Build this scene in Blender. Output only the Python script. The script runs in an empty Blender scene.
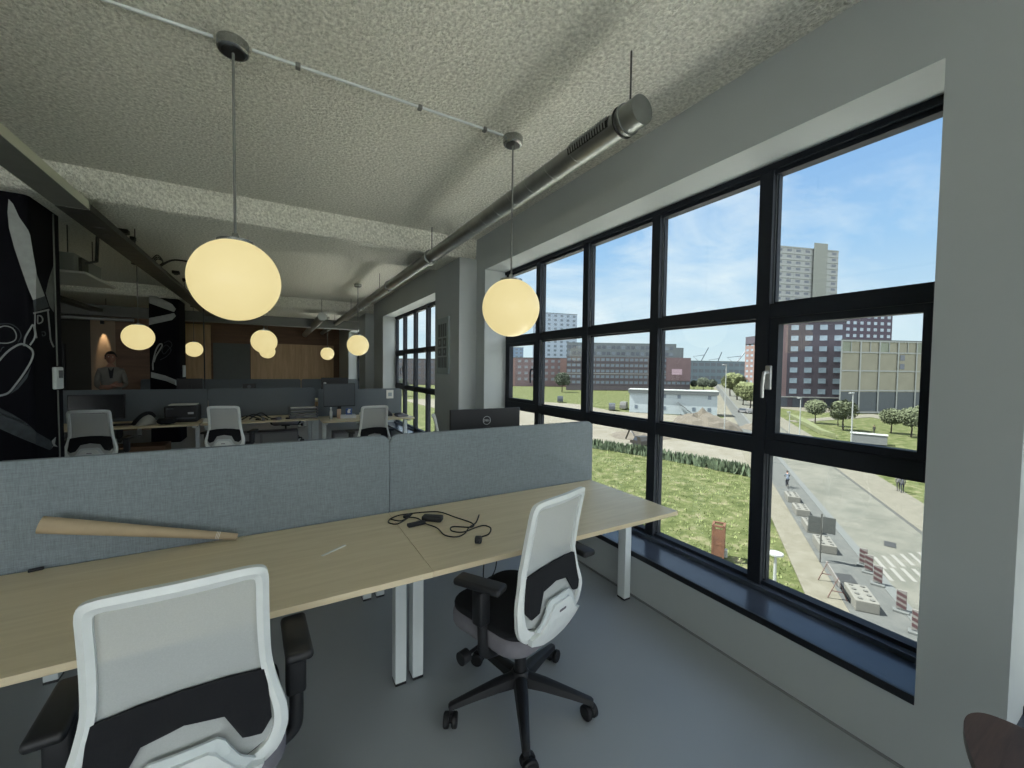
import bpy, bmesh, math, random
from mathutils import Vector, Matrix, noise as mnoise
random.seed(7)
SC = bpy.context.scene
COL = SC.collection
R = math.radians
# ------------------------------------------------------------------ camera
CF = 408.795
def cam_axes():
    ya, pi, ro = R(30.1726), R(-2.0578), R(0.7011)
    fw = Vector((math.sin(ya)*math.cos(pi), math.cos(ya)*math.cos(pi), math.sin(pi)))
    r = Vector((math.cos(ya), -math.sin(ya), 0)); u = r.cross(fw)
    r2 = r*math.cos(ro)+u*math.sin(ro); u2 = -r*math.sin(ro)+u*math.cos(ro)
    return r2, u2, fw
CR, CU, CFW = cam_axes()
CAM_LOC = Vector((0, 0, 1.6))
cd = bpy.data.cameras.new('camera'); cd.sensor_fit = 'HORIZONTAL'; cd.sensor_width = 36
cd.lens = CF/1024*36; cd.clip_start = .05; cd.clip_end = 3000
co = bpy.data.objects.new('camera', cd); COL.objects.link(co)
m3 = Matrix((CR, CU, -CFW)).transposed()
co.matrix_world = Matrix.Translation(CAM_LOC) @ m3.to_4x4()
SC.camera = co
def ray(x, y): return CFW + CR*((x-512)/CF) - CU*((y-384)/CF)
def bp(x, y, X=None, Y=None, Z=None):          # a point of the place from a sighting in the survey
    d = ray(x, y)
    t = X/d.x if X is not None else Y/d.y if Y is not None else (Z-1.6)/d.z
    return CAM_LOC + d*t
# ------------------------------------------------------------------ exposure
SC.view_settings.view_transform = 'Standard'; SC.view_settings.look = 'None'
SC.view_settings.gamma = 1; SC.view_settings.use_curve_mapping = False
SC.view_settings.exposure = 0.46
# ------------------------------------------------------------------ colour helpers
def lin(c):
    c = c/255
    return c/12.92 if c <= .04045 else ((c+.055)/1.055)**2.4
def rgb(r, g, b, k=1.): return (lin(r)*k, lin(g)*k, lin(b)*k, 1)
def rgbo(r, g, b, k=.142): return (lin(r)*k, lin(g)*k, lin(b)*k, 1)
def rgbb(r, g, b, k=.35): return (lin(r)*k, lin(g)*k, lin(b)*k, 1)
#    # daylit outdoor surfaces: true reflectance is lower than their look
# ------------------------------------------------------------------ world
W = bpy.data.worlds.new('sky'); SC.world = W; W.use_nodes = True
nt = W.node_tree; nt.nodes.clear()
def N(nt, t, **k):
    n = nt.nodes.new(t)
    for a, v in k.items():
        if a == 'ins':
            for i, x in v.items(): n.inputs[i].default_value = x
        else: setattr(n, a, v)
    return n
def L(nt, a, b): nt.links.new(a, b)
tc = N(nt, 'ShaderNodeTexCoord'); sep = N(nt, 'ShaderNodeSeparateXYZ'); L(nt, tc.outputs['Generated'], sep.inputs[0])
ramp = N(nt, 'ShaderNodeValToRGB'); L(nt, sep.outputs['Z'], ramp.inputs[0])
e = ramp.color_ramp.elements
e[0].position = 0.0; e[0].color = rgb(214, 232, 236); e[1].position = 1.0; e[1].color = rgb(96, 140, 205)
for p, c in ((.08, (200, 224, 236)), (.25, (160, 200, 236)), (.5, (122, 168, 225))):
    x = e.new(p); x.color = rgb(*c)
mp = N(nt, 'ShaderNodeMapping', ins={'Scale': (1.2, 2.6, 5.0), 'Rotation': (0.3, .2, .7)}); L(nt, tc.outputs['Generated'], mp.inputs[0])
nz = N(nt, 'ShaderNodeTexNoise', ins={'Scale': 1.5, 'Detail': 7., 'Roughness': .62, 'Distortion': .5}); L(nt, mp.outputs[0], nz.inputs['Vector'])
cr = N(nt, 'ShaderNodeMapRange', ins={'From Min': .42, 'From Max': .70, 'To Min': 0., 'To Max': .75}); L(nt, nz.outputs[0], cr.inputs[0])
# clouds gather towards the north (+Y)
dn = N(nt, 'ShaderNodeMapRange', ins={'From Min': .0, 'From Max': .75, 'To Min': .35, 'To Max': 1.5}); L(nt, sep.outputs['Y'], dn.inputs[0])
mu = N(nt, 'ShaderNodeMath', operation='MULTIPLY', use_clamp=True); L(nt, cr.outputs[0], mu.inputs[0]); L(nt, dn.outputs[0], mu.inputs[1])
mx = N(nt, 'ShaderNodeMixRGB', ins={2: rgb(232, 242, 246)}); L(nt, mu.outputs[0], mx.inputs[0]); L(nt, ramp.outputs[0], mx.inputs[1])
# bright cloud bank added out of view behind the photographer, to light the room
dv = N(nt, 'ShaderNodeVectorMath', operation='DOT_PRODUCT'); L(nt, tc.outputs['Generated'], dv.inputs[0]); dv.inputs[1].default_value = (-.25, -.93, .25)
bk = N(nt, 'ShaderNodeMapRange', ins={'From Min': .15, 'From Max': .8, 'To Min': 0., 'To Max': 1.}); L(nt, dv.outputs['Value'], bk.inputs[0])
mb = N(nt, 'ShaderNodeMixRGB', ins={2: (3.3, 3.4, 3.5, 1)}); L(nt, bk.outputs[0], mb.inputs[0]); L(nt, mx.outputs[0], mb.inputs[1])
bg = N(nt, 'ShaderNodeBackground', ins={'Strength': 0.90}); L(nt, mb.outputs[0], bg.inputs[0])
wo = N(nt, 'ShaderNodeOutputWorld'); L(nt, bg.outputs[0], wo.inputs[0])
# ------------------------------------------------------------------ sun
sd = bpy.data.lights.new('sun', 'SUN'); sd.energy = 16; sd.angle = R(.6); sd.color = (1, .965, .91)
so = bpy.data.objects.new('sun', sd); COL.objects.link(so)
sdir = Vector((-.62, .50, 1.25)).normalized()        # towards the sun
so.rotation_euler = sdir.to_track_quat('Z', 'Y').to_euler(); so.location = (-20, 20, 60)

# ------------------------------------------------------------------ materials
MATS = {}
def mat(name, col, rough=.6, metal=0., emit=None, es=1., spec=None, var=0., vscale=8., stretch=(1, 1, 1),
        bump=0., bscale=40., bdist=.01, alpha=None, coords='Object', detail=4.):
    if name in MATS: return MATS[name]
    m = bpy.data.materials.new(name); m.use_nodes = True; t = m.node_tree
    b = t.nodes['Principled BSDF']; b.inputs['Roughness'].default_value = rough; b.inputs['Metallic'].default_value = metal
    b.inputs['Base Color'].default_value = col
    if spec is not None: b.inputs['Specular IOR Level'].default_value = spec
    g = N(t, 'ShaderNodeTexCoord'); mpn = N(t, 'ShaderNodeMapping', ins={'Scale': stretch}); L(t, g.outputs[coords], mpn.inputs[0])
    v = max(var, .03)
    n = N(t, 'ShaderNodeTexNoise', ins={'Scale': vscale, 'Detail': detail}); L(t, mpn.outputs[0], n.inputs['Vector'])
    mr = N(t, 'ShaderNodeMapRange', ins={'From Min': .25, 'From Max': .75, 'To Min': 1-v, 'To Max': 1+v}); L(t, n.outputs[0], mr.inputs[0])
    vm = N(t, 'ShaderNodeVectorMath', operation='SCALE'); vm.inputs[0].default_value = col[:3]; L(t, mr.outputs[0], vm.inputs['Scale'])
    L(t, vm.outputs[0], b.inputs['Base Color'])
    if bump:
        n2 = N(t, 'ShaderNodeTexNoise', ins={'Scale': bscale, 'Detail': 3.}); L(t, mpn.outputs[0], n2.inputs['Vector'])
        bn = N(t, 'ShaderNodeBump', ins={'Strength': bump, 'Distance': bdist}); L(t, n2.outputs[0], bn.inputs['Height']); L(t, bn.outputs[0], b.inputs['Normal'])
    if emit: b.inputs['Emission Color'].default_value = emit; b.inputs['Emission Strength'].default_value = es
    if alpha is not None:
        tr = N(t, 'ShaderNodeBsdfTransparent'); mxs = N(t, 'ShaderNodeMixShader', ins={0: alpha})
        L(t, tr.outputs[0], mxs.inputs[1]); L(t, b.outputs[0], mxs.inputs[2]); L(t, mxs.outputs[0], t.nodes['Material Output'].inputs[0])
    MATS[name] = m
    return m
def wood(name, c1, c2, axis='X', scale=1., rough=.5):
    m = bpy.data.materials.new(name); m.use_nodes = True; t = m.node_tree; b = t.nodes['Principled BSDF']; b.inputs['Roughness'].default_value = rough
    g = N(t, 'ShaderNodeTexCoord'); s = {'X': (.7, 9, 9), 'Z': (9, 9, .7), 'Y': (9, .7, 9)}[axis]
    mpn = N(t, 'ShaderNodeMapping', ins={'Scale': tuple(q*scale for q in s)}); L(t, g.outputs['Object'], mpn.inputs[0])
    n = N(t, 'ShaderNodeTexNoise', ins={'Scale': 3., 'Detail': 8., 'Roughness': .65, 'Distortion': .6}); L(t, mpn.outputs[0], n.inputs['Vector'])
    cr_ = N(t, 'ShaderNodeValToRGB'); L(t, n.outputs[0], cr_.inputs[0])
    cr_.color_ramp.elements[0].position = .32; cr_.color_ramp.elements[0].color = c1
    cr_.color_ramp.elements[1].position = .68; cr_.color_ramp.elements[1].color = c2
    L(t, cr_.outputs[0], b.inputs['Base Color'])
    return m
def fabric(name, col, k=.16, scale=260.):
    m = bpy.data.materials.new(name); m.use_nodes = True; t = m.node_tree; b = t.nodes['Principled BSDF']; b.inputs['Roughness'].default_value = .95
    b.inputs['Specular IOR Level'].default_value = .15
    g = N(t, 'ShaderNodeTexCoord'); outs = []
    for s in ((1.2, 1, 14), (14, 1, 1.2)):
        mpn = N(t, 'ShaderNodeMapping', ins={'Scale': s}); L(t, g.outputs['Object'], mpn.inputs[0])
        n = N(t, 'ShaderNodeTexNoise', ins={'Scale': scale/14, 'Detail': 5., 'Roughness': .7}); L(t, mpn.outputs[0], n.inputs['Vector']); outs.append(n.outputs[0])
    a = N(t, 'ShaderNodeMath', operation='ADD'); L(t, outs[0], a.inputs[0]); L(t, outs[1], a.inputs[1])
    mr = N(t, 'ShaderNodeMapRange', ins={'From Min': .6, 'From Max': 1.4, 'To Min': 1-k*2, 'To Max': 1+k*2}); L(t, a.outputs[0], mr.inputs[0])
    vm = N(t, 'ShaderNodeVectorMath', operation='SCALE'); vm.inputs[0].default_value = col[:3]; L(t, mr.outputs[0], vm.inputs['Scale']); L(t, vm.outputs[0], b.inputs['Base Color'])
    bn = N(t, 'ShaderNodeBump', ins={'Strength': .35, 'Distance': .002}); L(t, a.outputs[0], bn.inputs['Height']); L(t, bn.outputs[0], b.inputs['Normal'])
    return m
def ground_mat(name, c1, c2, scale, c3=None, detail=8., bump=0., stretch=(1, 1, 1)):
    m = bpy.data.materials.new(name); m.use_nodes = True; t = m.node_tree; b = t.nodes['Principled BSDF']; b.inputs['Roughness'].default_value = .95
    b.inputs['Specular IOR Level'].default_value = .1
    g = N(t, 'ShaderNodeTexCoord'); mpn = N(t, 'ShaderNodeMapping', ins={'Scale': stretch}); L(t, g.outputs['Object'], mpn.inputs[0])
    n = N(t, 'ShaderNodeTexNoise', ins={'Scale': scale, 'Detail': detail, 'Roughness': .68}); L(t, mpn.outputs[0], n.inputs['Vector'])
    cr_ = N(t, 'ShaderNodeValToRGB'); L(t, n.outputs[0], cr_.inputs[0]); el = cr_.color_ramp.elements
    el[0].position = .36; el[0].color = c1; el[1].position = .64; el[1].color = c2
    if c3: x_ = el.new(.52); x_.color = c3
    L(t, cr_.outputs[0], b.inputs['Base Color'])
    if bump:
        bn = N(t, 'ShaderNodeBump', ins={'Strength': bump, 'Distance': .1}); L(t, n.outputs[0], bn.inputs['Height']); L(t, bn.outputs[0], b.inputs['Normal'])
    return m
def ceiling_mat():
    m = bpy.data.materials.new('sprayed_plaster'); m.use_nodes = True; t = m.node_tree; b = t.nodes['Principled BSDF']
    b.inputs['Roughness'].default_value = .95; b.inputs['Specular IOR Level'].default_value = .1
    g = N(t, 'ShaderNodeTexCoord')
    n = N(t, 'ShaderNodeTexNoise', ins={'Scale': 50., 'Detail': 3., 'Roughness': .6, 'Distortion': .3}); L(t, g.outputs['Object'], n.inputs['Vector'])
    n3 = N(t, 'ShaderNodeTexNoise', ins={'Scale': 1.1, 'Detail': 2.}); L(t, g.outputs['Object'], n3.inputs['Vector'])
    mr = N(t, 'ShaderNodeMapRange', ins={'From Min': .3, 'From Max': .7, 'To Min': 0., 'To Max': 1.}); L(t, n.outputs[0], mr.inputs[0])
    cr_ = N(t, 'ShaderNodeValToRGB'); L(t, mr.outputs[0], cr_.inputs[0])
    cr_.color_ramp.elements[0].color = rgb(196, 196, 184); cr_.color_ramp.elements[1].color = rgb(255, 255, 244)
    L(t, cr_.outputs[0], b.inputs['Base Color'])
    bn = N(t, 'ShaderNodeBump', ins={'Strength': 1., 'Distance': .013}); L(t, mr.outputs[0], bn.inputs['Height']); L(t, bn.outputs[0], b.inputs['Normal'])
    return m
def glass_mat(name, tint=(.93, .95, .95, 1), gl=.05):
    m = bpy.data.materials.new(name); m.use_nodes = True; t = m.node_tree; t.nodes.remove(t.nodes['Principled BSDF'])
    a = N(t, 'ShaderNodeBsdfTransparent', ins={0: tint}); g = N(t, 'ShaderNodeBsdfGlossy', ins={'Roughness': .02})
    mxs = N(t, 'ShaderNodeMixShader', ins={0: gl}); L(t, a.outputs[0], mxs.inputs[1]); L(t, g.outputs[0], mxs.inputs[2]); L(t, mxs.outputs[0], t.nodes['Material Output'].inputs[0])
    return m
M_CEIL = ceiling_mat()
M_WALL = mat('wall_plaster', rgb(168, 174, 174), .85, var=.02, vscale=2, bump=.12, bscale=120, bdist=.001)
M_WALLD = mat('wall_dark_plaster', rgb(120, 122, 120), .9, var=.04, vscale=2)
M_FLOOR = mat('poured_resin_floor', rgb(158, 164, 168), .38, var=.05, vscale=1.3, bump=.03, bscale=6)
M_OAK = wood('light_oak', rgb(208, 192, 158), rgb(222, 208, 176), 'X', 1.1, .34)
M_OAKE = mat('oak_edge', rgb(196, 180, 148), .5, var=.05)
M_WALNUT = wood('walnut', rgb(62, 46, 40), rgb(92, 70, 60), 'X', 1.6, .4)
M_PLY = wood('plywood', rgb(186, 154, 116), rgb(214, 184, 144), 'Z', .45, .55)
M_PLYD = wood('dark_plywood', rgb(98, 74, 56), rgb(126, 96, 72), 'X', .45, .6)
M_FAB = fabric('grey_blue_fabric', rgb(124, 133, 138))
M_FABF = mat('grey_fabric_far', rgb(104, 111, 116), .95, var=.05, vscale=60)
M_FABB = mat('partition_binding', rgb(96, 104, 109), .9, var=.04)
M_FRAME = mat('anthracite_metal', rgb(30, 35, 43), .6, spec=.25, var=.03, vscale=20)
M_SILL = mat('black_stone_sill', rgb(62, 69, 80), .22, var=.12, vscale=6)
M_SILLE = mat('sill_edge_black', rgb(16, 18, 22), .4)
M_WHITE = mat('white_plastic', rgb(226, 230, 228), .38, var=.015, vscale=30)
M_WHITEM = mat('white_powder_coat', rgb(205, 212, 212), .45, var=.02)
M_MESH = mat('white_mesh_textile', rgb(206, 210, 208), .8, alpha=.72, var=.06, vscale=300, stretch=(1, 1, 1))
M_BLACK = mat('black_plastic', rgb(26, 27, 30), .5, var=.05, vscale=30)
M_BLACKF = mat('black_fabric', rgb(22, 23, 27), .95, var=.12, vscale=150)
M_SEATG = mat('grey_seat_shell', rgb(118, 116, 122), .8, var=.05, vscale=60)
M_RUB = mat('black_rubber', rgb(16, 16, 18), .6)
M_CHROME = mat('brushed_chrome', rgb(170, 172, 172), .25, 1., var=.04)
M_GALV = mat('galvanised_steel', rgb(150, 154, 152), .38, .85, var=.14, vscale=9, bump=.1, bscale=30, bdist=.004)
M_GALVD = mat('dark_mesh_steel', rgb(74, 75, 72), .6, .4, var=.2, vscale=60)
M_CORD = mat('steel_grey_cord', rgb(112, 114, 110), .5, var=.03)
M_GLOBE = mat('opal_glass_lit', rgb(120, 116, 104), .35, emit=rgb(240, 222, 160), es=.63, spec=.3)
M_SCREEN = mat('dark_screen', rgb(20, 23, 27), .25, var=.03)
M_SCREENG = mat('grey_screen', rgb(72, 78, 84), .4, var=.03)
M_MURAL = mat('black_mural_paint', rgb(18, 18, 23), .9, spec=.1, var=.1, vscale=5)
M_MURALW = mat('chalk_grey_paint', rgb(150, 154, 152), .8, var=.12, vscale=18)
M_MURALG = mat('dim_grey_paint', rgb(52, 58, 62), .8, var=.35, vscale=25)
M_BOARD = mat('grey_board', rgb(104, 108, 106), .7, var=.05)
M_CARD = mat('kraft_cardboard', rgb(172, 154, 126), .8, var=.06, vscale=20)
M_PAPER = mat('white_paper', rgb(215, 215, 208), .8, var=.03)
M_GLASS = glass_mat('window_glass', gl=.03)
M_SKIN = mat('skin', rgb(136, 98, 82), .6, var=.05)
M_HAIR = mat('dark_hair', rgb(22, 17, 15), .8, var=.2, vscale=60)
M_SHIRT = mat('grey_shirt', rgb(112, 110, 104), .9, var=.08, vscale=30)
M_JACKET = mat('dark_trousers', rgb(30, 30, 34), .9, var=.1)
M_HAND = mat('satin_steel', rgb(176, 178, 178), .35, .7, var=.03)

# ------------------------------------------------------------------ mesh helpers
class MB:
    def __init__(s): s.v = []; s.f = []; s.mi = []; s.m = 0
    def add(s, vs, fs):
        o = len(s.v); s.v += [tuple(x) for x in vs]
        for f in fs: s.f.append([o+i for i in f]); s.mi.append(s.m)
        return s
    def box(s, x0, x1, y0, y1, z0, z1, M=None):
        vs = [Vector((x, y, z)) for z in (z0, z1) for y in (y0, y1) for x in (x0, x1)]
        if M is not None: vs = [M @ v for v in vs]
        return s.add(vs, [(0, 2, 3, 1), (4, 5, 7, 6), (0, 1, 5, 4), (2, 6, 7, 3), (0, 4, 6, 2), (1, 3, 7, 5)])
    def rbox(s, x0, x1, y0, y1, z0, z1, r=.01, seg=3, M=None):
        # box with bevelled edges
        bm = bmesh.new(); bmesh.ops.create_cube(bm, size=1)
        for v in bm.verts: v.co = Vector(((x0+x1)/2+v.co.x*(x1-x0), (y0+y1)/2+v.co.y*(y1-y0), (z0+z1)/2+v.co.z*(z1-z0)))
        bmesh.ops.bevel(bm, geom=bm.edges[:], offset=r, segments=seg, profile=.5, affect='EDGES')
        bm.verts.index_update()
        vs = [(M @ v.co) if M is not None else v.co.copy() for v in bm.verts]
        s.add(vs, [[v.index for v in f.verts] for f in bm.faces]); bm.free(); return s
    def prism(s, pts, a, b, axis='Z', M=None):
        # pts 2-D; axis: extrusion axis. X: pts=(y,z)  Y: pts=(x,z)  Z: pts=(x,y)
        def mk(p, q):
            v = {'X': (q, p[0], p[1]), 'Y': (p[0], q, p[1]), 'Z': (p[0], p[1], q)}[axis]
            v = Vector(v); return M @ v if M is not None else v
        n = len(pts); vs = [mk(p, a) for p in pts]+[mk(p, b) for p in pts]
        return s.add(vs, [list(range(n))[::-1], list(range(n, 2*n))]+[(i, (i+1) % n, n+(i+1) % n, n+i) for i in range(n)])
    def tube(s, path, r, n=10, closed=False, caps=True):
        P = [Vector(p) for p in path]; m = len(P)
        rs = r if isinstance(r, (list, tuple)) else [r]*m
        prev = None; rings = []
        for i in range(m):
            if closed: t = P[(i+1) % m]-P[i-1]
            else: t = P[min(i+1, m-1)]-P[max(i-1, 0)]
            t.normalize()
            if prev is None:
                a = Vector((0, 0, 1)) if abs(t.z) < .9 else Vector((1, 0, 0)); u = t.cross(a).normalized()
            else: u = (prev-t*prev.dot(t)); u = u.normalized() if u.length > 1e-6 else t.orthogonal().normalized()
            prev = u; w = t.cross(u)
            rings.append([P[i]+(u*math.cos(2*math.pi*k/n)+w*math.sin(2*math.pi*k/n))*rs[i] for k in range(n)])
        vs = [v for ring in rings for v in ring]; fs = []
        for i in range(m if closed else m-1):
            j = (i+1) % m
            for k in range(n): fs.append((i*n+k, i*n+(k+1) % n, j*n+(k+1) % n, j*n+k))
        if not closed and caps: fs.append(list(range(n))[::-1]); fs.append([(m-1)*n+k for k in range(n)])
        return s.add(vs, fs)
    def cyl(s, a, b, r, n=20, r2=None): return s.tube([a, b], [r, r if r2 is None else r2], n)
    def lathe(s, prof, n=32, M=None):
        vs = []; fs = []; m = len(prof)
        for r_, z in prof:
            for k in range(n):
                v = Vector((r_*math.cos(2*math.pi*k/n), r_*math.sin(2*math.pi*k/n), z)); vs.append(M @ v if M is not None else v)
        for i in range(m-1):
            for k in range(n): fs.append((i*n+k, i*n+(k+1) % n, (i+1)*n+(k+1) % n, (i+1)*n+k))
        fs.append(list(range(n))[::-1]); fs.append([(m-1)*n+k for k in range(n)])
        return s.add(vs, fs)
    def build(s, name, mats, parent=None, smooth=False, loc=None):
        me = bpy.data.meshes.new(name); me.from_pydata(s.v, [], s.f)
        if not isinstance(mats, (list, tuple)): mats = [mats]
        for m in mats: me.materials.append(m)
        for p, i in zip(me.polygons, s.mi): p.material_index = min(i, len(mats)-1)
        bm = bmesh.new(); bm.from_mesh(me); bmesh.ops.remove_doubles(bm, verts=bm.verts, dist=1e-6); bmesh.ops.recalc_face_normals(bm, faces=bm.faces)
        if smooth:
            for f in bm.faces: f.smooth = True
            for ed in bm.edges:
                if len(ed.link_faces) == 2 and ed.calc_face_angle(0) > R(38): ed.smooth = False
        bm.to_mesh(me); bm.free()
        o = bpy.data.objects.new(name, me); COL.objects.link(o)
        if parent is not None: o.parent = parent
        if loc is not None: o.location = loc
        return o
def tag(o, label=None, cat=None, group=None, kind=None):
    if label: o['label'] = label
    if cat: o['category'] = cat
    if group: o['group'] = group
    if kind: o['kind'] = kind
    return o
def empty(name, loc=(0, 0, 0), rz=0., **k):
    o = bpy.data.objects.new(name, None); o.empty_display_size = .1; COL.objects.link(o); o.location = loc; o.rotation_euler = (0, 0, rz)
    return tag(o, **k)
def copy_tree(o, parent=None):
    c = o.copy(); COL.objects.link(c); c.parent = parent
    for ch in [x for x in bpy.data.objects if x.parent == o]: copy_tree(ch, c)
    return c
def struct(name, mb, m, smooth=False, parent=None):
    o = mb.build(name, m, parent, smooth); tag(o, kind='structure'); return o
def catmull(pts, k=8, closed=False):
    P = [Vector(p) for p in pts]; n = len(P); out = []
    rng = range(n if closed else n-1)
    for i in rng:
        g = lambda j: P[j % n] if closed else P[max(0, min(n-1, j))]
        p0, p1, p2, p3 = g(i-1), g(i), g(i+1), g(i+2)
        for q in range(k):
            t = q/k
            out.append(.5*((2*p1)+(p2-p0)*t+(2*p0-5*p1+4*p2-p3)*t*t+(3*p1-p0-3*p2+p3)*t**3))
    if not closed: out.append(P[-1])
    return out
def rrect(x0, x1, y0, y1, r, seg=5):
    out = []
    for cx, cy, a in ((x1-r, y1-r, 0), (x0+r, y1-r, 90), (x0+r, y0+r, 180), (x1-r, y0+r, 270)):
        for k in range(seg+1):
            t = R(a+90*k/seg); out.append((cx+r*math.cos(t), cy+r*math.sin(t)))
    return out
def text_mesh(name, s, size, m, M, parent, ext=.001):
    cu = bpy.data.curves.new(name, 'FONT'); cu.body = s; cu.size = size; cu.extrude = ext; cu.align_x = 'CENTER'; cu.align_y = 'CENTER'
    t = bpy.data.objects.new(name+'_tmp', cu); COL.objects.link(t); dg = bpy.context.evaluated_depsgraph_get()
    me = bpy.data.meshes.new_from_object(t.evaluated_get(dg)); bpy.data.objects.remove(t); bpy.data.curves.remove(cu)
    me.transform(M); me.materials.clear(); me.materials.append(m)
    o = bpy.data.objects.new(name, me); COL.objects.link(o); o.parent = parent; return o
def text_plane_xz(x, y, z):   # text readable when looking along +Y
    return Matrix.Translation((x, y, z)) @ Matrix.Rotation(R(90), 4, 'X')

# ================================================================== THE ROOM
GZ = -10.0                                  # street level below the floor
XW, XG, ZC, ZB = 2.19, 2.473, 3.2, 2.96
WZ0, WZ1 = .319, 2.79
Y_FRONT, Y_BACK, X_LEFT = -4.2, 17.2, -8.5
struct('floor', MB().box(X_LEFT, XW+.05, Y_FRONT, Y_BACK, -.12, 0), M_FLOOR)
# window wall with its openings
openings = [(-3.4, .32), (.554, 4.44), (5.88, 9.766), (11.75, 14.88)]
w = MB(); XO = 2.565
w.box(XW, XO, Y_FRONT-.2, Y_BACK+.2, -.12, WZ0-.03); w.box(XW, XO, Y_FRONT-.2, Y_BACK+.2, WZ1, ZC+.3)
ys = [Y_FRONT-.2]+[q for o_ in openings for q in o_]+[Y_BACK+.2]
for i in range(0, len(ys), 2): w.box(XW, XO, ys[i], ys[i+1], WZ0-.03, WZ1)
struct('wall_right', w, M_WALL)
# ceiling slab with downstand beams across the room
c = MB(); c.box(X_LEFT, XW, Y_FRONT, Y_BACK, ZC, ZC+.3)
struct('ceiling', c, M_CEIL)
for k, (a, b) in enumerate(((4.68, 5.54), (10.76, 11.62))):
    struct('trim_%d' % (k+1), MB().prism([(a, ZC), (a+.02, ZB+.05), (a+.05, ZB+.01), (a+.09, ZB), (b-.05, ZB), (b-.01, ZB+.05), (b, ZC)], X_LEFT, XW, 'X'), M_CEIL)
# the roof over everything keeps the sun out
struct('trim_3', MB().box(X_LEFT-.3, XO, Y_FRONT-.3, Y_BACK+.3, ZC+.3, ZC+.5), M_WALLD)
# pilasters under the beams
struct('trim_4', MB().box(1.96, XW, 4.676, 5.543, 0, ZB), M_WALL)
struct('trim_5', MB().box(1.98, XW, 10.76, 11.62, 0, ZB), M_WALL)
struct('wall_left', MB().box(X_LEFT-.2, X_LEFT, Y_FRONT-.2, Y_BACK+.2, -.12, ZC+.3), M_WALLD)
# skirting reveal under the sill (wall bottom line) 
struct('baseboard_right', MB().box(XW-.006, XW, Y_FRONT, 4.67, 0, .012), mat('floor_joint', rgb(120, 124, 124), .8))
# unseen wall behind the photographer; its glazing is added to let more daylight in
f = MB(); FX0, FX1 = -7.5, 1.7
f.box(X_LEFT, XW, Y_FRONT-.2, Y_FRONT, -.12, .3); f.box(X_LEFT, XW, Y_FRONT-.2, Y_FRONT, 2.9, ZC+.3)
f.box(X_LEFT, FX0, Y_FRONT-.2, Y_FRONT, .3, 2.9); f.box(FX1, XW, Y_FRONT-.2, Y_FRONT, .3, 2.9)
struct('wall_front', f, M_WALL)
wf = MB()
for k in range(9):
    x = FX0+(FX1-FX0)*k/8; wf.box(x-.04, x+.04, Y_FRONT-.14, Y_FRONT-.06, .3, 2.9)
for z in (.34, 2.0, 2.86): wf.box(FX0, FX1, Y_FRONT-.13, Y_FRONT-.07, z-.04, z+.04)
wfo = struct('added_window', wf, M_FRAME)
for k in range(8):
    x = FX0+(FX1-FX0)*k/8; MB().box(x+.03, x+(FX1-FX0)/8-.03, Y_FRONT-.104, Y_FRONT-.098, .36, 2.84).build('pane', M_GLASS, wfo)

struct('bounce_forecourt', MB().box(XO+.02, 19.0, -60, 60, GZ-.3, GZ-.01), mat('pale_bounce_slabs', rgb(236, 232, 220), .9, var=.05, vscale=.8))  # pale ground added out of view to bounce sunlight up to the ceiling
struct('bounce_terrace', MB().box(-14, 8, Y_FRONT-16, Y_FRONT-.22, -.4, -.12), mat('pale_bounce_paving', rgb(226, 224, 214), .9, var=.05, vscale=1.5))  # unseen pale deck added beyond the rear glazing, reflects sun onto the ceiling
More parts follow.
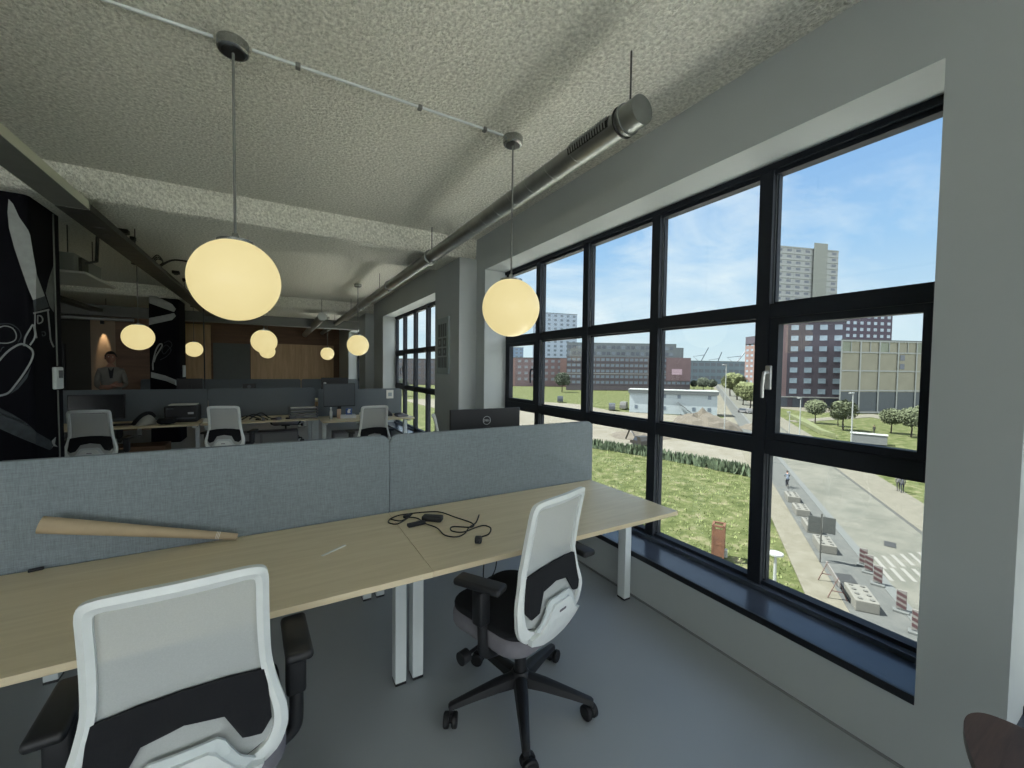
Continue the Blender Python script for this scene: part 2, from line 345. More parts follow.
# ------------------------------------------------------------------ windows in the right wall
def window(nm, y0, y1, mulls, casements, sill=True):
    m = MB(); X0, X1 = XG+.012, XG+.075; fw = .055
    m.box(X0, X1, y0, y0+fw, WZ0, WZ1-.0); m.box(X0, X1, y1-fw, y1, WZ0, WZ1)
    m.box(X0, X1, y0, y1, WZ1-.06, WZ1); m.box(X0, X1, y0, y1, WZ0, WZ0+.05)
    m.box(X0-.022, X0+.02, y0, y1, WZ1-.035, WZ1); 
    root = struct(nm, m, M_FRAME)
    cuts = [y0+fw]+[q for mm in sorted(mulls) for q in (mm-.075, mm)]+[y1-fw]
    for mm in mulls:
        b = MB(); b.box(XG-.004, X1, mm-.075, mm, WZ0+.0, WZ1-.004); b.box(XG+.03, X1-.01, mm-.09, mm+.012, WZ0+.03, WZ1-.03)
        b.build('mullion', M_FRAME, root)
    for (a, b_) in ((1.915, 1.995), (1.127, 1.213)):
        t = MB(); t.box(XG+.002, X1, y0+.02, y1-.02, a, b_); t.box(XG+.03, X1-.01, y0+.02, y1-.02, a-.012, b_+.012)
        t.build('transom', M_FRAME, root)
    rows = [(WZ0+.05, 1.127), (1.213, 1.915), (1.995, WZ1-.06)]
    nb = len(cuts)//2
    for bi in range(nb):
        a, b_ = cuts[2*bi], cuts[2*bi+1]
        for ri, (z0, z1) in enumerate(rows):
            p = MB().box(XG+.045, XG+.051, a-.004, b_+.004, z0-.004, z1+.004).build('pane', M_GLASS, root)
            if ri == 1 and bi in casements:
                k = MB(); th = .05
                XA, XB = XG+.006, XG+.06
                k.box(XA, XB, a+.002, a+th, z0+.002, z1-.002); k.box(XA, XB, b_-th, b_-.002, z0+.002, z1-.002)
                k.box(XA, XB, a+th+.0005, b_-th-.0005, z0+.002, z0+th*.8); k.box(XA, XB, a+th+.0005, b_-th-.0005, z1-th*.8, z1-.002)
                cs = k.build('casement_frame', M_FRAME, root)
                side = casements[bi]; hy = b_-.01 if side == 'far' else a+.01
                h = MB(); h.rbox(XG-.014, XG+.004, hy-.017, hy+.017, 1.50, 1.64, .006)
                h.tube(catmull([(XG-.008, hy, 1.60), (XG-.045, hy, 1.60), (XG-.056, hy, 1.585), (XG-.056, hy+.006, 1.52), (XG-.05, hy+.008, 1.455)], 5), .0095, 8)
                h.build('handle', M_HAND if nm == 'window_1' and side == 'far' else M_FRAME, cs, True)
    # thin light glazing gaskets beside the mullions
    g = MB()
    for mm in mulls: g.box(XG+.026, XG+.0305, mm-.082, mm-.0775, WZ0+.06, WZ1-.06)
    g.build('glazing_strip', mat('gasket_grey', rgb(110, 115, 118), .5), root)
    sl = MB(); sl.box(XW+.0, XO-.02, y0, y1, WZ0-.03, WZ0)
    sl.box(XG-.03, XG+.04, y0, y1, WZ0, WZ0+.028)
    so_ = sl.build('sill', M_SILL, root)
    MB().box(XW-.004, XW+.012, y0-.0, y1, WZ0-.034, WZ0+.002).build('sill_edge', M_SILLE, so_)
    return root
window('window_1', .554, 4.44, [1.383, 2.174, 2.966, 3.749], {0: 'far', 4: 'near'})
window('window_2', 5.88, 9.766, [6.71, 7.5, 8.29, 9.08], {0: 'far', 4: 'near'})
window('window_3', 11.75, 14.88, [12.54, 13.33, 14.12], {3: 'near'})
window('window_4', -3.4, .32, [-2.6, -1.8, -1.0, -.25], {4: 'near'})

# ------------------------------------------------------------------ back wall and back corner
b = MB(); b.box(X_LEFT, XW, Y_BACK-.0, Y_BACK+.2, -.12, ZC+.3)
bw = struct('wall_back', b, M_PLYD)
for x0, x1, z0, z1, mm, nm in ((-.72, 1.98, .0, 2.42, M_PLY, 'plywood_panel'), (-3.0, -1.86, 0, 2.98, M_PLY, 'plywood_panel'), (-5.35, -3.1, 0, 2.9, M_PLY, 'plywood_panel'),
                           (-1.80, -.74, 0, 2.38, M_BOARD, 'grey_panel')):
    MB().box(x0, x1, Y_BACK-.05, Y_BACK, z0, z1).build(nm, mm, bw)
# kitchen block at the left, in front of the back wall
kb = MB(); kb.box(X_LEFT, -3.70, 13.2, 13.4, 0, 2.75); struct('wall_kitchen', kb, mat('taupe_wall', rgb(64, 62, 56), .9, var=.04, vscale=2))
d1 = struct('door_1', MB().box(-4.95, -4.12, 13.14, 13.2, 0, 2.05), M_BLACK)
MB().tube([(-4.2, 13.13, 1.0), (-4.2, 13.09, 1.0), (-4.31, 13.09, 1.0)], .01, 8).build('door_handle', M_HAND, d1)
struct('trim_6', MB().box(X_LEFT, XW, 12.9, 13.2, 2.72, 2.96), M_WALLD)

# ================================================================== COLUMNS WITH PAINTED SCISSORS
def column(nm, x0, x1, y0, y1, rad):
    return struct(nm, MB().prism([(x0, y1), (x0, y0), *[(x1-rad+rad*math.cos(R(a)), y0+rad+rad*math.sin(R(a))) for a in (-90, -72, -54, -36, -18, 0)], (x1, y1)], 0, ZB, 'Z'), M_MURAL)
col1 = column('wall_column', -2.75, -1.715, 4.87, 5.42, .05)
XC, YC = -1.715, 4.87
def clip(poly, xc, keep_left):
    out = []; n = len(poly)
    ins = (lambda p: p[0] <= xc) if keep_left else (lambda p: p[0] >= xc)
    for i in range(n):
        a, b = poly[i], poly[(i+1) % n]
        if ins(a): out.append(a)
        if ins(a) != ins(b):
            t = (xc-a[0])/(b[0]-a[0]); out.append((xc, a[1]+t*(b[1]-a[1])))
    return out
def mural(poly, nm, m, parent, xs, yface, xface, off=.003):
    mb = MB()
    for left in (True, False):
        q = clip(poly, xs, left)
        if len(q) < 3: continue
        P = [bp(x, y, Y=yface-off) if left else bp(x, y, X=xface+off) for x, y in q]
        th = Vector((0, off*.9, 0)) if left else Vector((-off*.9, 0, 0))
        n = len(P); mb.add([*P, *[p+th for p in P]], [list(range(n)), list(range(n, 2*n))[::-1]]+[(i, n+i, n+(i+1) % n, (i+1) % n) for i in range(n)])
    return mb.build(nm, m, parent)
def stroke(pts, wd, nm, m, parent, xs, yface, xface, k=6, off=.003):
    P = [Vector((p[0], p[1], 0)) for p in pts]; P = catmull(P, k) if k else P
    mb = MB()
    def to3(x, y): return bp(x, y, Y=yface-off) if x <= xs else bp(x, y, X=xface+off)
    for a, b in zip(P[:-1], P[1:]):
        d = (b-a); 
        if d.length < 1e-4: continue
        nrm = Vector((-d.y, d.x, 0)).normalized()*wd/2; a2 = a-d*.1; b2 = b+d*.1
        mx_ = (a.x+b.x)/2
        f3 = (lambda x, y: bp(x, y, Y=yface-off)) if mx_ <= xs else (lambda x, y: bp(x, y, X=xface+off))
        q = [f3(v.x, v.y) for v in (a2+nrm, b2+nrm, b2-nrm, a2-nrm)]
        th = Vector((0, off*.9, 0)) if mx_ <= xs else Vector((-off*.9, 0, 0))
        mb.add([*q, *[p+th for p in q]], [(0, 1, 2, 3), (7, 6, 5, 4), (0, 4, 5, 1), (1, 5, 6, 2), (2, 6, 7, 3), (3, 7, 4, 0)])
    return mb.build(nm, m, parent)
A1 = (col1, 36., YC, XC)
mural([(8.5, 199), (13, 204), (19, 217), (28, 230), (30, 235), (33, 253), (37, 275), (43, 291), (45, 296), (33, 300), (28, 288), (21, 268), (14, 247), (9, 228), (7.5, 212)], 'painted_blade', M_MURALW, *A1)
mural([(33, 300), (45, 296), (49, 307), (34, 312)], 'painted_blade_base', M_MURALG, *A1)
mural([(54, 265), (54, 312), (50, 306), (46, 293), (49, 280)], 'painted_blade', mat('dim_chalk', rgb(104, 108, 106), .8, var=.2, vscale=20), *A1)
stroke([(35, 313), (48, 310)], 1.6, 'painted_outline', M_MURALW, *A1, k=0)
stroke([(48, 310), (50, 330), (51, 340), (54, 347)], 1.3, 'painted_outline', M_MURALW, *A1)
stroke([(35, 313), (35, 328), (37, 338)], 1.2, 'painted_outline', M_MURALW, *A1)
stroke([(38, 315.5), (38, 323), (40.5, 323), (42.5, 321.5), (42.8, 318.5), (41, 316), (38, 315.5)], 1.1, 'painted_letter', M_MURALW, *A1, k=3)
stroke([(42, 332), (45, 332), (45.5, 335), (43, 336), (42.5, 334)], .8, 'painted_mark', M_MURALG, *A1, k=3)
stroke([(-4, 329), (4, 326), (12, 328), (16, 334), (15, 340), (8, 343), (0, 343)], 1.0, 'painted_ring', M_MURALW, *A1)
stroke([(0, 324), (10, 324), (18, 329), (21, 336), (18, 342)], .9, 'painted_ring', M_MURALG, *A1)
stroke([(-2, 362), (6, 353), (14, 347), (22, 344), (30, 348), (33, 353), (31, 361), (24, 373), (16, 384), (8, 393), (-2, 396)], 1.9, 'painted_handle_loop', M_MURALW, *A1)
stroke([(24, 346), (25, 338), (30, 329), (33, 325), (35, 333), (34, 339), (30, 345)], 1.7, 'painted_handle_loop', M_MURALW, *A1)
mural([(28, 372), (31, 366), (27, 378), (18, 389), (10, 394), (17, 386)], 'painted_shade', M_MURALG, *A1)
stroke([(0, 352), (2, 348), (4, 347)], .8, 'painted_letter', M_MURALG, *A1)
mural([(-2, 407), (12, 414), (28, 424), (36, 432), (50, 440), (54, 446), (50, 450), (35, 444), (18, 437), (-2, 428)], 'painted_grip', M_MURALG, *A1)
stroke([(-2, 413), (12, 418), (26, 424)], 1.2, 'painted_highlight', M_MURALW, *A1, k=0)
mural([(52, 441), (56, 437), (55, 444), (58, 447), (54, 446), (51, 449), (53, 445)], 'painted_spark', M_MURALW, *A1)
# thermostat and its conduit on the column side
t = empty('thermostat', (XC, 5.28, 1.47), label='small white wall controller with dark display on the black painted column', cat='thermostat')
MB().rbox(.0, .03, -.075, .075, -.1, .1, .01).build('housing', M_WHITE, t)
MB().box(.03, .033, -.03, .05, .0, .07).build('display', M_SCREENG, t)
cc = MB().tube([(XC+.012, 5.28, 1.58), (XC+.012, 5.28, 2.94)], .006, 8); cc.tube([(XC+.012, 5.28, 1.36), (XC+.012, 5.28, 0.02)], .006, 8)
tag(cc.build('conduit', M_CORD), 'thin grey vertical conduit running down the side of the black column', 'conduit')
# second column
col2 = column('wall_column', -2.17, -1.70, 10.8, 11.5, .05)
A2 = (col2, 175., 10.8, -1.70)
mural([(149, 292), (160, 298), (172, 304), (176, 309), (174, 312), (160, 307), (149, 303)], 'painted_blade', M_MURALW, *A2)
mural([(149, 318), (160, 316), (174, 313), (176, 316), (172, 320), (149, 325)], 'painted_blade', M_MURALW, *A2)
mural([(151, 372), (165, 375.5), (181, 382), (180, 387), (166, 381), (151, 377.5)], 'painted_band', M_MURALW, *A2)
stroke([(153, 370), (153, 362), (156, 350), (160, 344), (162, 346), (156, 356), (154, 362)], 1.4, 'painted_outline', M_MURALW, *A2)
stroke([(164, 343), (169, 341), (172, 345), (168, 350), (164, 354), (162, 350), (166, 345), (171, 350), (167, 356), (160, 360)], .8, 'painted_outline', M_MURALG, *A2)
MB().rbox(-1.70, -1.67, 11.1, 11.3, 1.35, 1.6, .01).build('wall_controller', M_WHITE, col2)

# ================================================================== DUCTS, TRAYS, PIPES
dx, dz = 1.558, 2.872
def duct(x, y0, y1, z, r, label, spiral=True):
    root = empty('ventilation_duct', (x, y0, z), label=label, cat='duct')
    m = MB(); n = 24; L_ = y1-y0
    m.tube([(0, q, 0) for q in (0.06, L_)], r, 28)
    k = .5
    while k < L_:                                        # spiral seams
        m.tube([(math.cos(a)*(r+.0005), k+.02*math.sin(a)*2, math.sin(a)*(r+.0005)) for a in [2*math.pi*i/20 for i in range(20)]], .0022, 5, closed=True); k += .24
    m.build('pipe', M_GALV, root, True)
    MB().lathe([(r+.004, 0), (r+.004, .09), (r+.012, .09), (r+.012, .105), (r-.01, .105)], 28, Matrix.Rotation(R(-90), 4, 'X')).build('end_cap', M_GALV, root, True)
    MB().tube([((r+.008)*math.cos(a), .125, (r+.008)*math.sin(a)) for a in [2*math.pi*i/28 for i in range(28)]], .006, 6, closed=True).build('clamp', M_BLACK, root, True)
    return root
D = duct(dx, 1.45, 16.9, dz, .066, 'long galvanised spiral duct hung below the ceiling beside the windows')
g = MB(); a0 = R(148)
def dpt(y, a, r): return Vector((r*math.cos(a), y, r*math.sin(a)))
gy0, gy1 = .17, .50
g.add([dpt(gy0, R(140), .0685), dpt(gy1, R(140), .0685), dpt(gy1, R(196), .0685), dpt(gy0, R(196), .0685), dpt(gy0, R(168), .0745), dpt(gy1, R(168), .0745)],
      [(0, 1, 5, 4), (4, 5, 2, 3), (0, 4, 3), (1, 2, 5)])
gr = g.build('grille', M_BLACK, D)
sl = MB()
for k in range(15):
    y = gy0+.02+(gy1-gy0-.04)*k/14
    for aa, bb in ((142, 168), (168, 194)):
        p, q = dpt(y, R(aa), .071 if aa == 142 else .077), dpt(y, R(bb), .077 if aa == 142 else .071)
        u = Vector((0, .004, 0)); o_ = Vector((-.004, 0, .004))
        sl.add([p-u, p+u, q+u, q-u, p-u+o_, p+u+o_, q+u+o_, q-u+o_], [(0, 1, 2, 3), (7, 6, 5, 4), (0, 4, 5, 1), (1, 5, 6, 2), (2, 6, 7, 3), (3, 7, 4, 0)])
sl.build('grille_slats', M_GALV, gr)
for y in (4.56, 6.5, 9.0):
    MB().tube([((.073)*math.cos(a), y-1.45, .073*math.sin(a)) for a in [2*math.pi*i/28 for i in range(28)]], .012, 6, closed=True).build('collar', M_GALV, D, True)
    MB().cyl((-.0, y-1.45, -.095), (0, y-1.45, -.062), .024, 14).build('access_spigot', M_HAND, D, True)
for y in (1.53, 4.53, 7.2, 10.2, 13.2):
    zt = ZC if not (4.68 < y < 5.54 or 10.76 < y < 11.62) else ZB
    MB().cyl((0, y-1.45, .066), (0, y-1.45, zt-dz), .005, 6).build('hanger_rod', M_GALVD, D)
D2 = duct(.98, 10.5, 16.9, 2.78, .09, 'shorter galvanised duct near the back wall, left of the long duct')
MB().cyl((0, .2, .085), (0, .2, ZC-2.78), .005, 6).build('hanger_rod', M_GALVD, D2)
# cable tray
T = empty('cable_tray', (-1.30, -3, 2.86), label='long dark cable tray hung under the beams, its near length edged in white', cat='cable tray')
m = MB(); m.box(-.20, 0, 7.7, 16.6, 0, .004); m.box(-.205, -.2, 7.7, 16.6, 0, .055); m.box(0, .005, 7.7, 16.6, 0, .055)
m.build('perforated_tray', M_GALVD, T)
m = MB(); m.box(-.20, 0, 0, 7.68, 0, .004); m.build('tray_bottom', mat('tray_grey', rgb(126, 128, 122), .6, .2, var=.1), T)
m = MB(); m.box(0, .006, 0, 7.65, 0.0, .065); m.box(-.206, -.2, 0, 7.65, 0, .065); m.build('tray_side', mat('cream_tray_side', rgb(214, 214, 198), .6), T)
sl = MB().box(-.17, -.03, 0, .06, -.0015, 0).build('slot', M_BLACK, T, loc=(0, 7.8, 0))
for k in range(1, 40):
    q = sl.copy(); COL.objects.link(q); q.parent = T; q.location = (0, 7.8+k*.22, 0)

for k, y in enumerate((3.2, 6.2, 9.0, 13.1, 16.0)):
    for x in (-.19, -.01): MB().cyl((x, y, .004), (x, y, ZC-2.86), .005, 6).build('hanger_rod', M_GALVD, T)
# small junction boxes next to the tray and the loose wires
for k, (px, py, s) in enumerate(((124, 233, .09), (133, 240, .055), (176, 274, .10), (184, 281, .05))):
    p = bp(px, py, Z=3.0)
    if k < 2: p = bp(px, py, Z=3.16)
    else: p = bp(px, py, Z=3.15)
    o = MB().rbox(-s/2, s/2, -s/2, s/2, -.05, .0, .008).build('junction_box', M_BLACK, None, loc=(p.x, p.y, ZC if True else p.z))
    MB().cyl((0, 0, -.05), (0, 0, -.064), s*.3, 12).build('gland', M_GALVD, o)
    tag(o, ('black junction box on the ceiling, nearest along the cable tray', 'small dark ceiling box just behind the nearest junction box',
            'black junction box on the ceiling farther back, left of the big globe lamp', 'smallest ceiling box beside the farther junction box')[k], 'junction box')
wi = MB()
for q in range(3):
    pts = [bp(150+q*2, 262+q, Z=3.19), bp(157, 255+q*2, Z=3.19), bp(163, 262, Z=3.19), bp(158, 266+q, Z=3.18), bp(172, 260+q*.3, Z=3.19), bp(187, 261+q*.3, Z=3.19)]
    wi.tube(catmull(pts, 6), .008, 5)
tag(wi.build('cable', M_BLACK), 'tangle of dark loose cable across the ceiling left of the big globe lamp', 'cable')
# ceiling conduit that feeds the lamps
cn = MB(); cn.tube([(-6, 2.5, 3.192), (-.245, 2.5, 3.192)], .008, 8); cn.tube([(-.085, 2.5, 3.192), (1.36, 2.5, 3.192)], .008, 8)
co1 = tag(cn.build('conduit', M_WHITEM, None, True), 'white conduit line crossing the near ceiling between the two lamp canopies', 'conduit')
for x in (-1.2, .12, .78, 1.22): MB().rbox(x-.012, x+.012, 2.482, 2.518, 3.176, 3.2, .004).build('clip', M_CORD, co1)
# air conditioner and steel in the dark left bay
ac = empty('air_conditioner', (0, 0, 0), label='grey ceiling air conditioning cassette unit in the dark left bay', cat='air conditioner')
m = MB(); m.rbox(-2.9, -1.98, 6.65, 7.5, 2.66, 2.88, .01); m.build('casing', mat('ac_grey', rgb(126, 130, 126), .6), ac)
m = MB(); m.rbox(-2.98, -1.86, 6.55, 7.6, 2.63, 2.66, .008); m.build('trim_plate', mat('ac_white', rgb(190, 192, 186), .6), ac)
m = MB(); m.box(-1.979, -1.95, 6.75, 6.95, 2.69, 2.85); m.tube([(-1.96, 6.85, 2.8), (-1.85, 6.85, 2.84), (-1.85, 6.9, 3.15)], .018, 8); m.build('pipe_connection', M_GALVD, ac, True)
for x in (-2.85, -2.05):
    for y in (6.7, 7.45): MB().cyl((x, y, 2.86), (x, y, 3.2), .006, 6).build('hanger_rod', M_GALVD, ac)
m = MB(); m.box(-.1, .1, 0, 7.5, 0, .06); o = m.build('cable_tray', M_GALVD, None, loc=(-3.5, 8.0, 2.8))
for y in (.5, 5.5): MB().cyl((0, y, .06), (0, y, .4), .006, 6).build('hanger_rod', M_GALVD, o)
tag(o, 'second dark cable tray farther left, behind the air conditioner', 'cable tray')
pz = MB(); pz.cyl((-8.4, 12.6, 2.62), (-2.8, 12.6, 2.62), .04, 12)
tag(pz.build('pipe', M_GALV, None, True), 'horizontal grey pipe above the kitchen corner in the left bay', 'pipe')

# ================================================================== PENDANT LAMPS
def lamp(x, y, z, label, near=False, rad=.2):
    t = empty('pendant_lamp', (x, y, ZC), label=label, cat='lamp', group='globe pendant lamps')
    m = MB().lathe([(.068, 0), (.068, -.045), (.062, -.052), (.05, -.054)], 28)
    cp = m.build('canopy', M_CHROME, t, True)
    MB().lathe([(.05, -.052), (.05, -.056), (.02, -.056)], 24).build('canopy_plate', M_BLACK, cp, True)
    MB().cyl((0, 0, -.05), (0, 0, z+rad-ZC+.01), .0062, 8).build('cord', M_CORD, t, True)
    c = z-ZC
    m = MB(); n = 26; prof = []
    for i in range(n+1):
        a = R(-90+ (180-22)*i/n); prof.append((max(.001, rad*math.cos(a)), c+rad*math.sin(a)))
    m.lathe(prof, 40); m.build('globe', M_GLOBE, t, True)
    cz = c+rad*math.sin(R(68))
    MB().lathe([(.078, cz), (.078, cz+.012), (.02, cz+.022), (.012, cz+.05)], 28).build('cap', M_CHROME, t, True)
    return t
RAD = .2
L1 = lamp(-.165, 2.5, 2.03, 'largest-looking lit white globe pendant hanging over the near desk')
lamps = [(1.437, 2.5, 2.035, 'lit white globe pendant hanging in front of the big near window'),
         (1.40, 8.35, 2.035, 'lit globe pendant next to the second window'),
         (1.47, 14.3, 2.03, 'small distant lit globe pendant in front of the plywood wall, right of centre'),
         (-.15, 8.3, 2.035, 'lit globe pendant just right below the biggest globe, front of an overlapping pair'),
         (-.17, 13.6, 2.02, 'distant lit globe pendant mostly hidden, rear of an overlapping pair'),
         (-1.85, 13.7, 2.03, 'small distant lit globe pendant left of the biggest globe'),
         (-1.83, 8.45, 2.035, 'lit globe pendant in the dark left bay near the standing person')]
for x, y, z, lb in lamps:
    o = copy_tree(L1); o.location = (x, y, ZC); o['label'] = lb

# ================================================================== DESKS
def desk(nm, x0, x1, y0, y1, label, legs, zt=.74, grp=None, beam=True):
    t = empty(nm, ((x0+x1)/2, (y0+y1)/2, 0), label=label, cat='desk', group=grp); w2, d2 = (x1-x0)/2, (y1-y0)/2
    tp = MB().rbox(-w2, w2, -d2, d2, zt-.025, zt, .002, 2).build('desktop', M_OAK, t)
    for lx in legs:
        for ly in (0.0,):
            MB().rbox(lx-(x0+x1)/2-.028, lx-(x0+x1)/2+.028, -.03, .04, .012, zt-.028, .004, 2).build('leg', M_WHITEM, t)
            MB().box(lx-(x0+x1)/2-.027, lx-(x0+x1)/2+.027, -.029, .039, 0, .012).build('foot', M_BLACK, t)
        MB().box(lx-(x0+x1)/2-.025, lx-(x0+x1)/2+.025, -d2+.1, d2-.04, zt-.065, zt-.026).build('support_arm', M_WHITEM, t)
    m = MB(); m.box(min(legs)-(x0+x1)/2, max(legs)-(x0+x1)/2, .05, .10, zt-.075, zt-.027); m.build('crossbar', M_WHITEM, t)
    return t
desk('desk', .578, 2.144, 1.632, 2.44, 'light oak desk beside the window with a cable lying on it', (.628, 2.118))
desk('desk', -1.03, .5765, 1.632, 2.44, 'light oak desk in the left foreground, under the cardboard tube', (.54, -.98))
desk('desk', -2.64, -1.034, 1.632, 2.44, 'light oak desk at the extreme left edge', (-1.07, -2.6))
desk('desk', .578, 2.144, 2.50, 3.30, 'oak desk carrying the black monitor, behind the right grey divider', (.628, 2.118))
desk('desk', -1.03, .574, 2.50, 3.30, 'oak desk hidden behind the left grey divider', (.54, -.98))
for x in (.60, .69):   # the mirrored frames just visible through the gap
    pass
# dividers
def divider(x0, x1, y, z0, z1, label, m=M_FAB, grp=None):
    t = empty('desk_divider', ((x0+x1)/2, y, z0), label=label, cat='divider', group=grp); w2 = (x1-x0)/2; h = z1-z0; r = .05
    pts = [(-w2, 0), (w2, 0)]+[(w2-r+r*math.cos(R(a)), h-r+r*math.sin(R(a))) for a in range(0, 91, 15)]+[(-w2+r-r*math.sin(R(a)), h-r+r*math.cos(R(a))) for a in range(0, 91, 15)]
    MB().prism(pts, -.016, .016, 'Y').build('panel', m, t)
    loop = [(p[0]*1.0, 0, p[1]) for p in pts]
    MB().tube(loop, .0042, 6, closed=True).build('piping', M_FABB, t)
    mb = MB()
    for x in (-w2+.25, w2-.25): mb.box(x-.03, x+.03, -.03, .03, -.03, .0)
    mb.build('bracket', M_WHITEM, t)
    return t
divider(.592, 2.166, 2.468, .725, 1.198, 'grey fabric desk divider nearest the window')
divider(-1.01, .588, 2.468, .725, 1.198, 'grey fabric desk divider with the cardboard tube leaning on it')
divider(-2.6, -1.015, 2.468, .725, 1.198, 'grey fabric desk divider at the extreme left edge')

# cardboard tube leaning
A_, B_ = Vector((-.825, 2.37, .947)), Vector((-.165, 2.40, .757))
dirv = (B_-A_).normalized(); B_ = A_+dirv*((B_-A_).length)
m = MB()
rT = .034; rE = .015
n = 24; u = dirv.orthogonal().normalized(); v_ = dirv.cross(u)
vs = []
for P_, rr in ((A_, rT), (B_, rE), (B_, rE-.003), (A_, rT-.003)):
    vs += [P_+(u*math.cos(2*math.pi*k/n)+v_*math.sin(2*math.pi*k/n))*rr for k in range(n)]
m.add(vs, [(i*n+k, i*n+(k+1) % n, ((i+1) % 4)*n+(k+1) % n, ((i+1) % 4)*n+k) for i in range(4) for k in range(n)])
tube = tag(m.build('cardboard_tube', M_CARD, None, True), 'long brown cardboard tube leaning on the grey divider above the desk', 'tube')
MB().cyl(A_+dirv*.01, A_+dirv*.014, rT-.004, 20).build('end_plug', mat('dark_plug', rgb(60, 52, 44), .8), tube)
m = MB(); 
for k in range(3): m.tube([A_+dirv*(.60+.006*k)+(u*math.cos(a)+v_*math.sin(a))*(rE+.0022) for a in [2*math.pi*i/20 for i in range(20)]], .0012, 5, closed=True)
m.build('tape', M_PAPER, tube)
# cable with adapter on the desk
cb = [(0.559, 2.317), (0.626, 2.354), (0.769, 2.334), (0.847, 2.292), (0.894, 2.173), (0.942, 2.043), (0.913, 1.993), (0.828, 2.045), (0.803, 1.995), (0.848, 1.951), (0.93, 1.975), (0.985, 1.98), (1.0, 1.93), (0.955, 1.865), (0.906, 1.85), (.882, 1.835)]
k1 = [(0.559, 2.317), (.60, 2.25), (0.66, 2.29), (.70, 2.25), (0.709, 2.152), (0.747, 2.07), (0.75, 1.96), (0.79, 1.90), (0.85, 1.93), (.90, 1.99), (.96, 2.03), (1.03, 2.137)]
m = MB(); m.tube(catmull([(x, y, .7445) for x, y in cb], 7), .0035, 7)
P = catmull([(x, y, .7455+(.0035 if i % 3 == 1 else 0)) for i, (x, y) in enumerate(k1)], 7); m.tube(P, .0035, 7)
m.tube(catmull([(.559, 2.317, .7445), (.54, 2.27, .7445), (.575, 2.225, .7445), (.64, 2.27, .747), (.69, 2.33, .747)], 6), .0035, 7)
cab = tag(m.build('power_cable', M_RUB, None, True), 'tangled black power cable lying on the desk by the divider', 'cable')
def obox(cx, cy, z0, lx, ly, lz, rz, r=.006): return MB().rbox(-lx/2, lx/2, -ly/2, ly/2, 0, lz, r, 3, Matrix.Translation((cx, cy, z0)) @ Matrix.Rotation(rz, 4, 'Z'))
obox(.765, 2.19, .741, .115, .05, .03, R(-38), .008).build('adapter', M_BLACK, cab, True)
obox(.665, 2.165, .741, .10, .03, .018, R(5), .005).build('inline_switch', M_BLACK, cab, True)
obox(.655, 2.31, .741, .05, .022, .016, R(30), .005).build('tie', M_BLACK, cab, True)
pl = obox(.865, 1.80, .741, .035, .035, .032, R(-30), .008); pl.cyl((.85, 1.785, .757), (.836, 1.768, .757), .0025, 8); pl.cyl((.862, 1.775, .757), (.848, 1.758, .757), .0025, 8); pl.build('plug', M_BLACK, cab, True)
ws = MB(); ws.add([Vector((.177, 2.012, .742)), Vector((.185, 2.004, .742)), Vector((.292, 2.07, .742)), Vector((.284, 2.078, .742)), Vector((.177, 2.012, .745)), Vector((.185, 2.004, .745)), Vector((.292, 2.07, .747)), Vector((.284, 2.078, .747))],
                  [(0, 1, 2, 3), (7, 6, 5, 4), (0, 4, 5, 1), (1, 5, 6, 2), (2, 6, 7, 3), (3, 7, 4, 0)])
tag(ws.build('paper_strip', M_PAPER), 'thin white strip lying on the middle of the oak desk', 'strip')
tag(obox(-.86, 2.425, .741, .045, .012, .012, R(15), .003).build('binder_clip', M_RUB), 'tiny black clip on the desk under the cardboard tube', 'clip')
# hanging cable under the desk edge
hc = MB().tube(catmull([(.86, 1.72, .71), (.845, 1.70, .62), (.87, 1.71, .585), (.93, 1.74, .62), (.96, 1.78, .70)], 6), .0028, 6)
tag(hc.build('loose_cable', M_RUB, None, True), 'thin black cable hanging in a loop under the desk by the armrest', 'cable')
pk = MB().cyl((.485, 1.98, .655), (.50, 1.94, .65), .022, 14); pk.cyl((.50, 1.94, .65), (.502, 1.935, .65), .014, 12)
tag(pk.build('cable_reel', M_BLACK, None, True), 'small black round socket tucked under the desk beside the white legs', 'socket')

# ================================================================== OFFICE CHAIRS
def interp(tab, z):
    for (a, va), (b, vb) in zip(tab[:-1], tab[1:]):
        if a <= z <= b: return va+(vb-va)*(z-a)/(b-a)
    return tab[0][1] if z < tab[0][0] else tab[-1][1]
PROF = [(.36, -.13), (.42, -.165), (.50, -.20), (.58, -.208), (.66, -.19), (.76, -.18), (.88, -.20), (1.0, -.225), (1.08, -.245)]
def backy(x, z): return interp(PROF, z)+.55*x*x
def ring_pts(pts, k=4): return [(p.x, p.y) for p in catmull([(a, b, 0) for a, b in pts], k, True)]
OUT = [(0, 1.068), (.10, 1.067), (.165, 1.06), (.188, 1.035), (.191, .96), (.193, .86), (.198, .76), (.214, .68), (.234, .61), (.234, .55), (.208, .49), (.15, .445), (.08, .415), (0, .405)]
INN = [(0, 1.03), (.10, 1.03), (.148, 1.028), (.159, 1.01), (.160, .94), (.162, .86), (.168, .76), (.181, .69), (.199, .62), (.199, .57), (.175, .525), (.12, .505), (.06, .495), (0, .492)]
def sym(h): return [(-x, z) for x, z in reversed(h[1:-1])] 
def full(h): return h + [(-x, z) for x, z in h[-2:0:-1]]
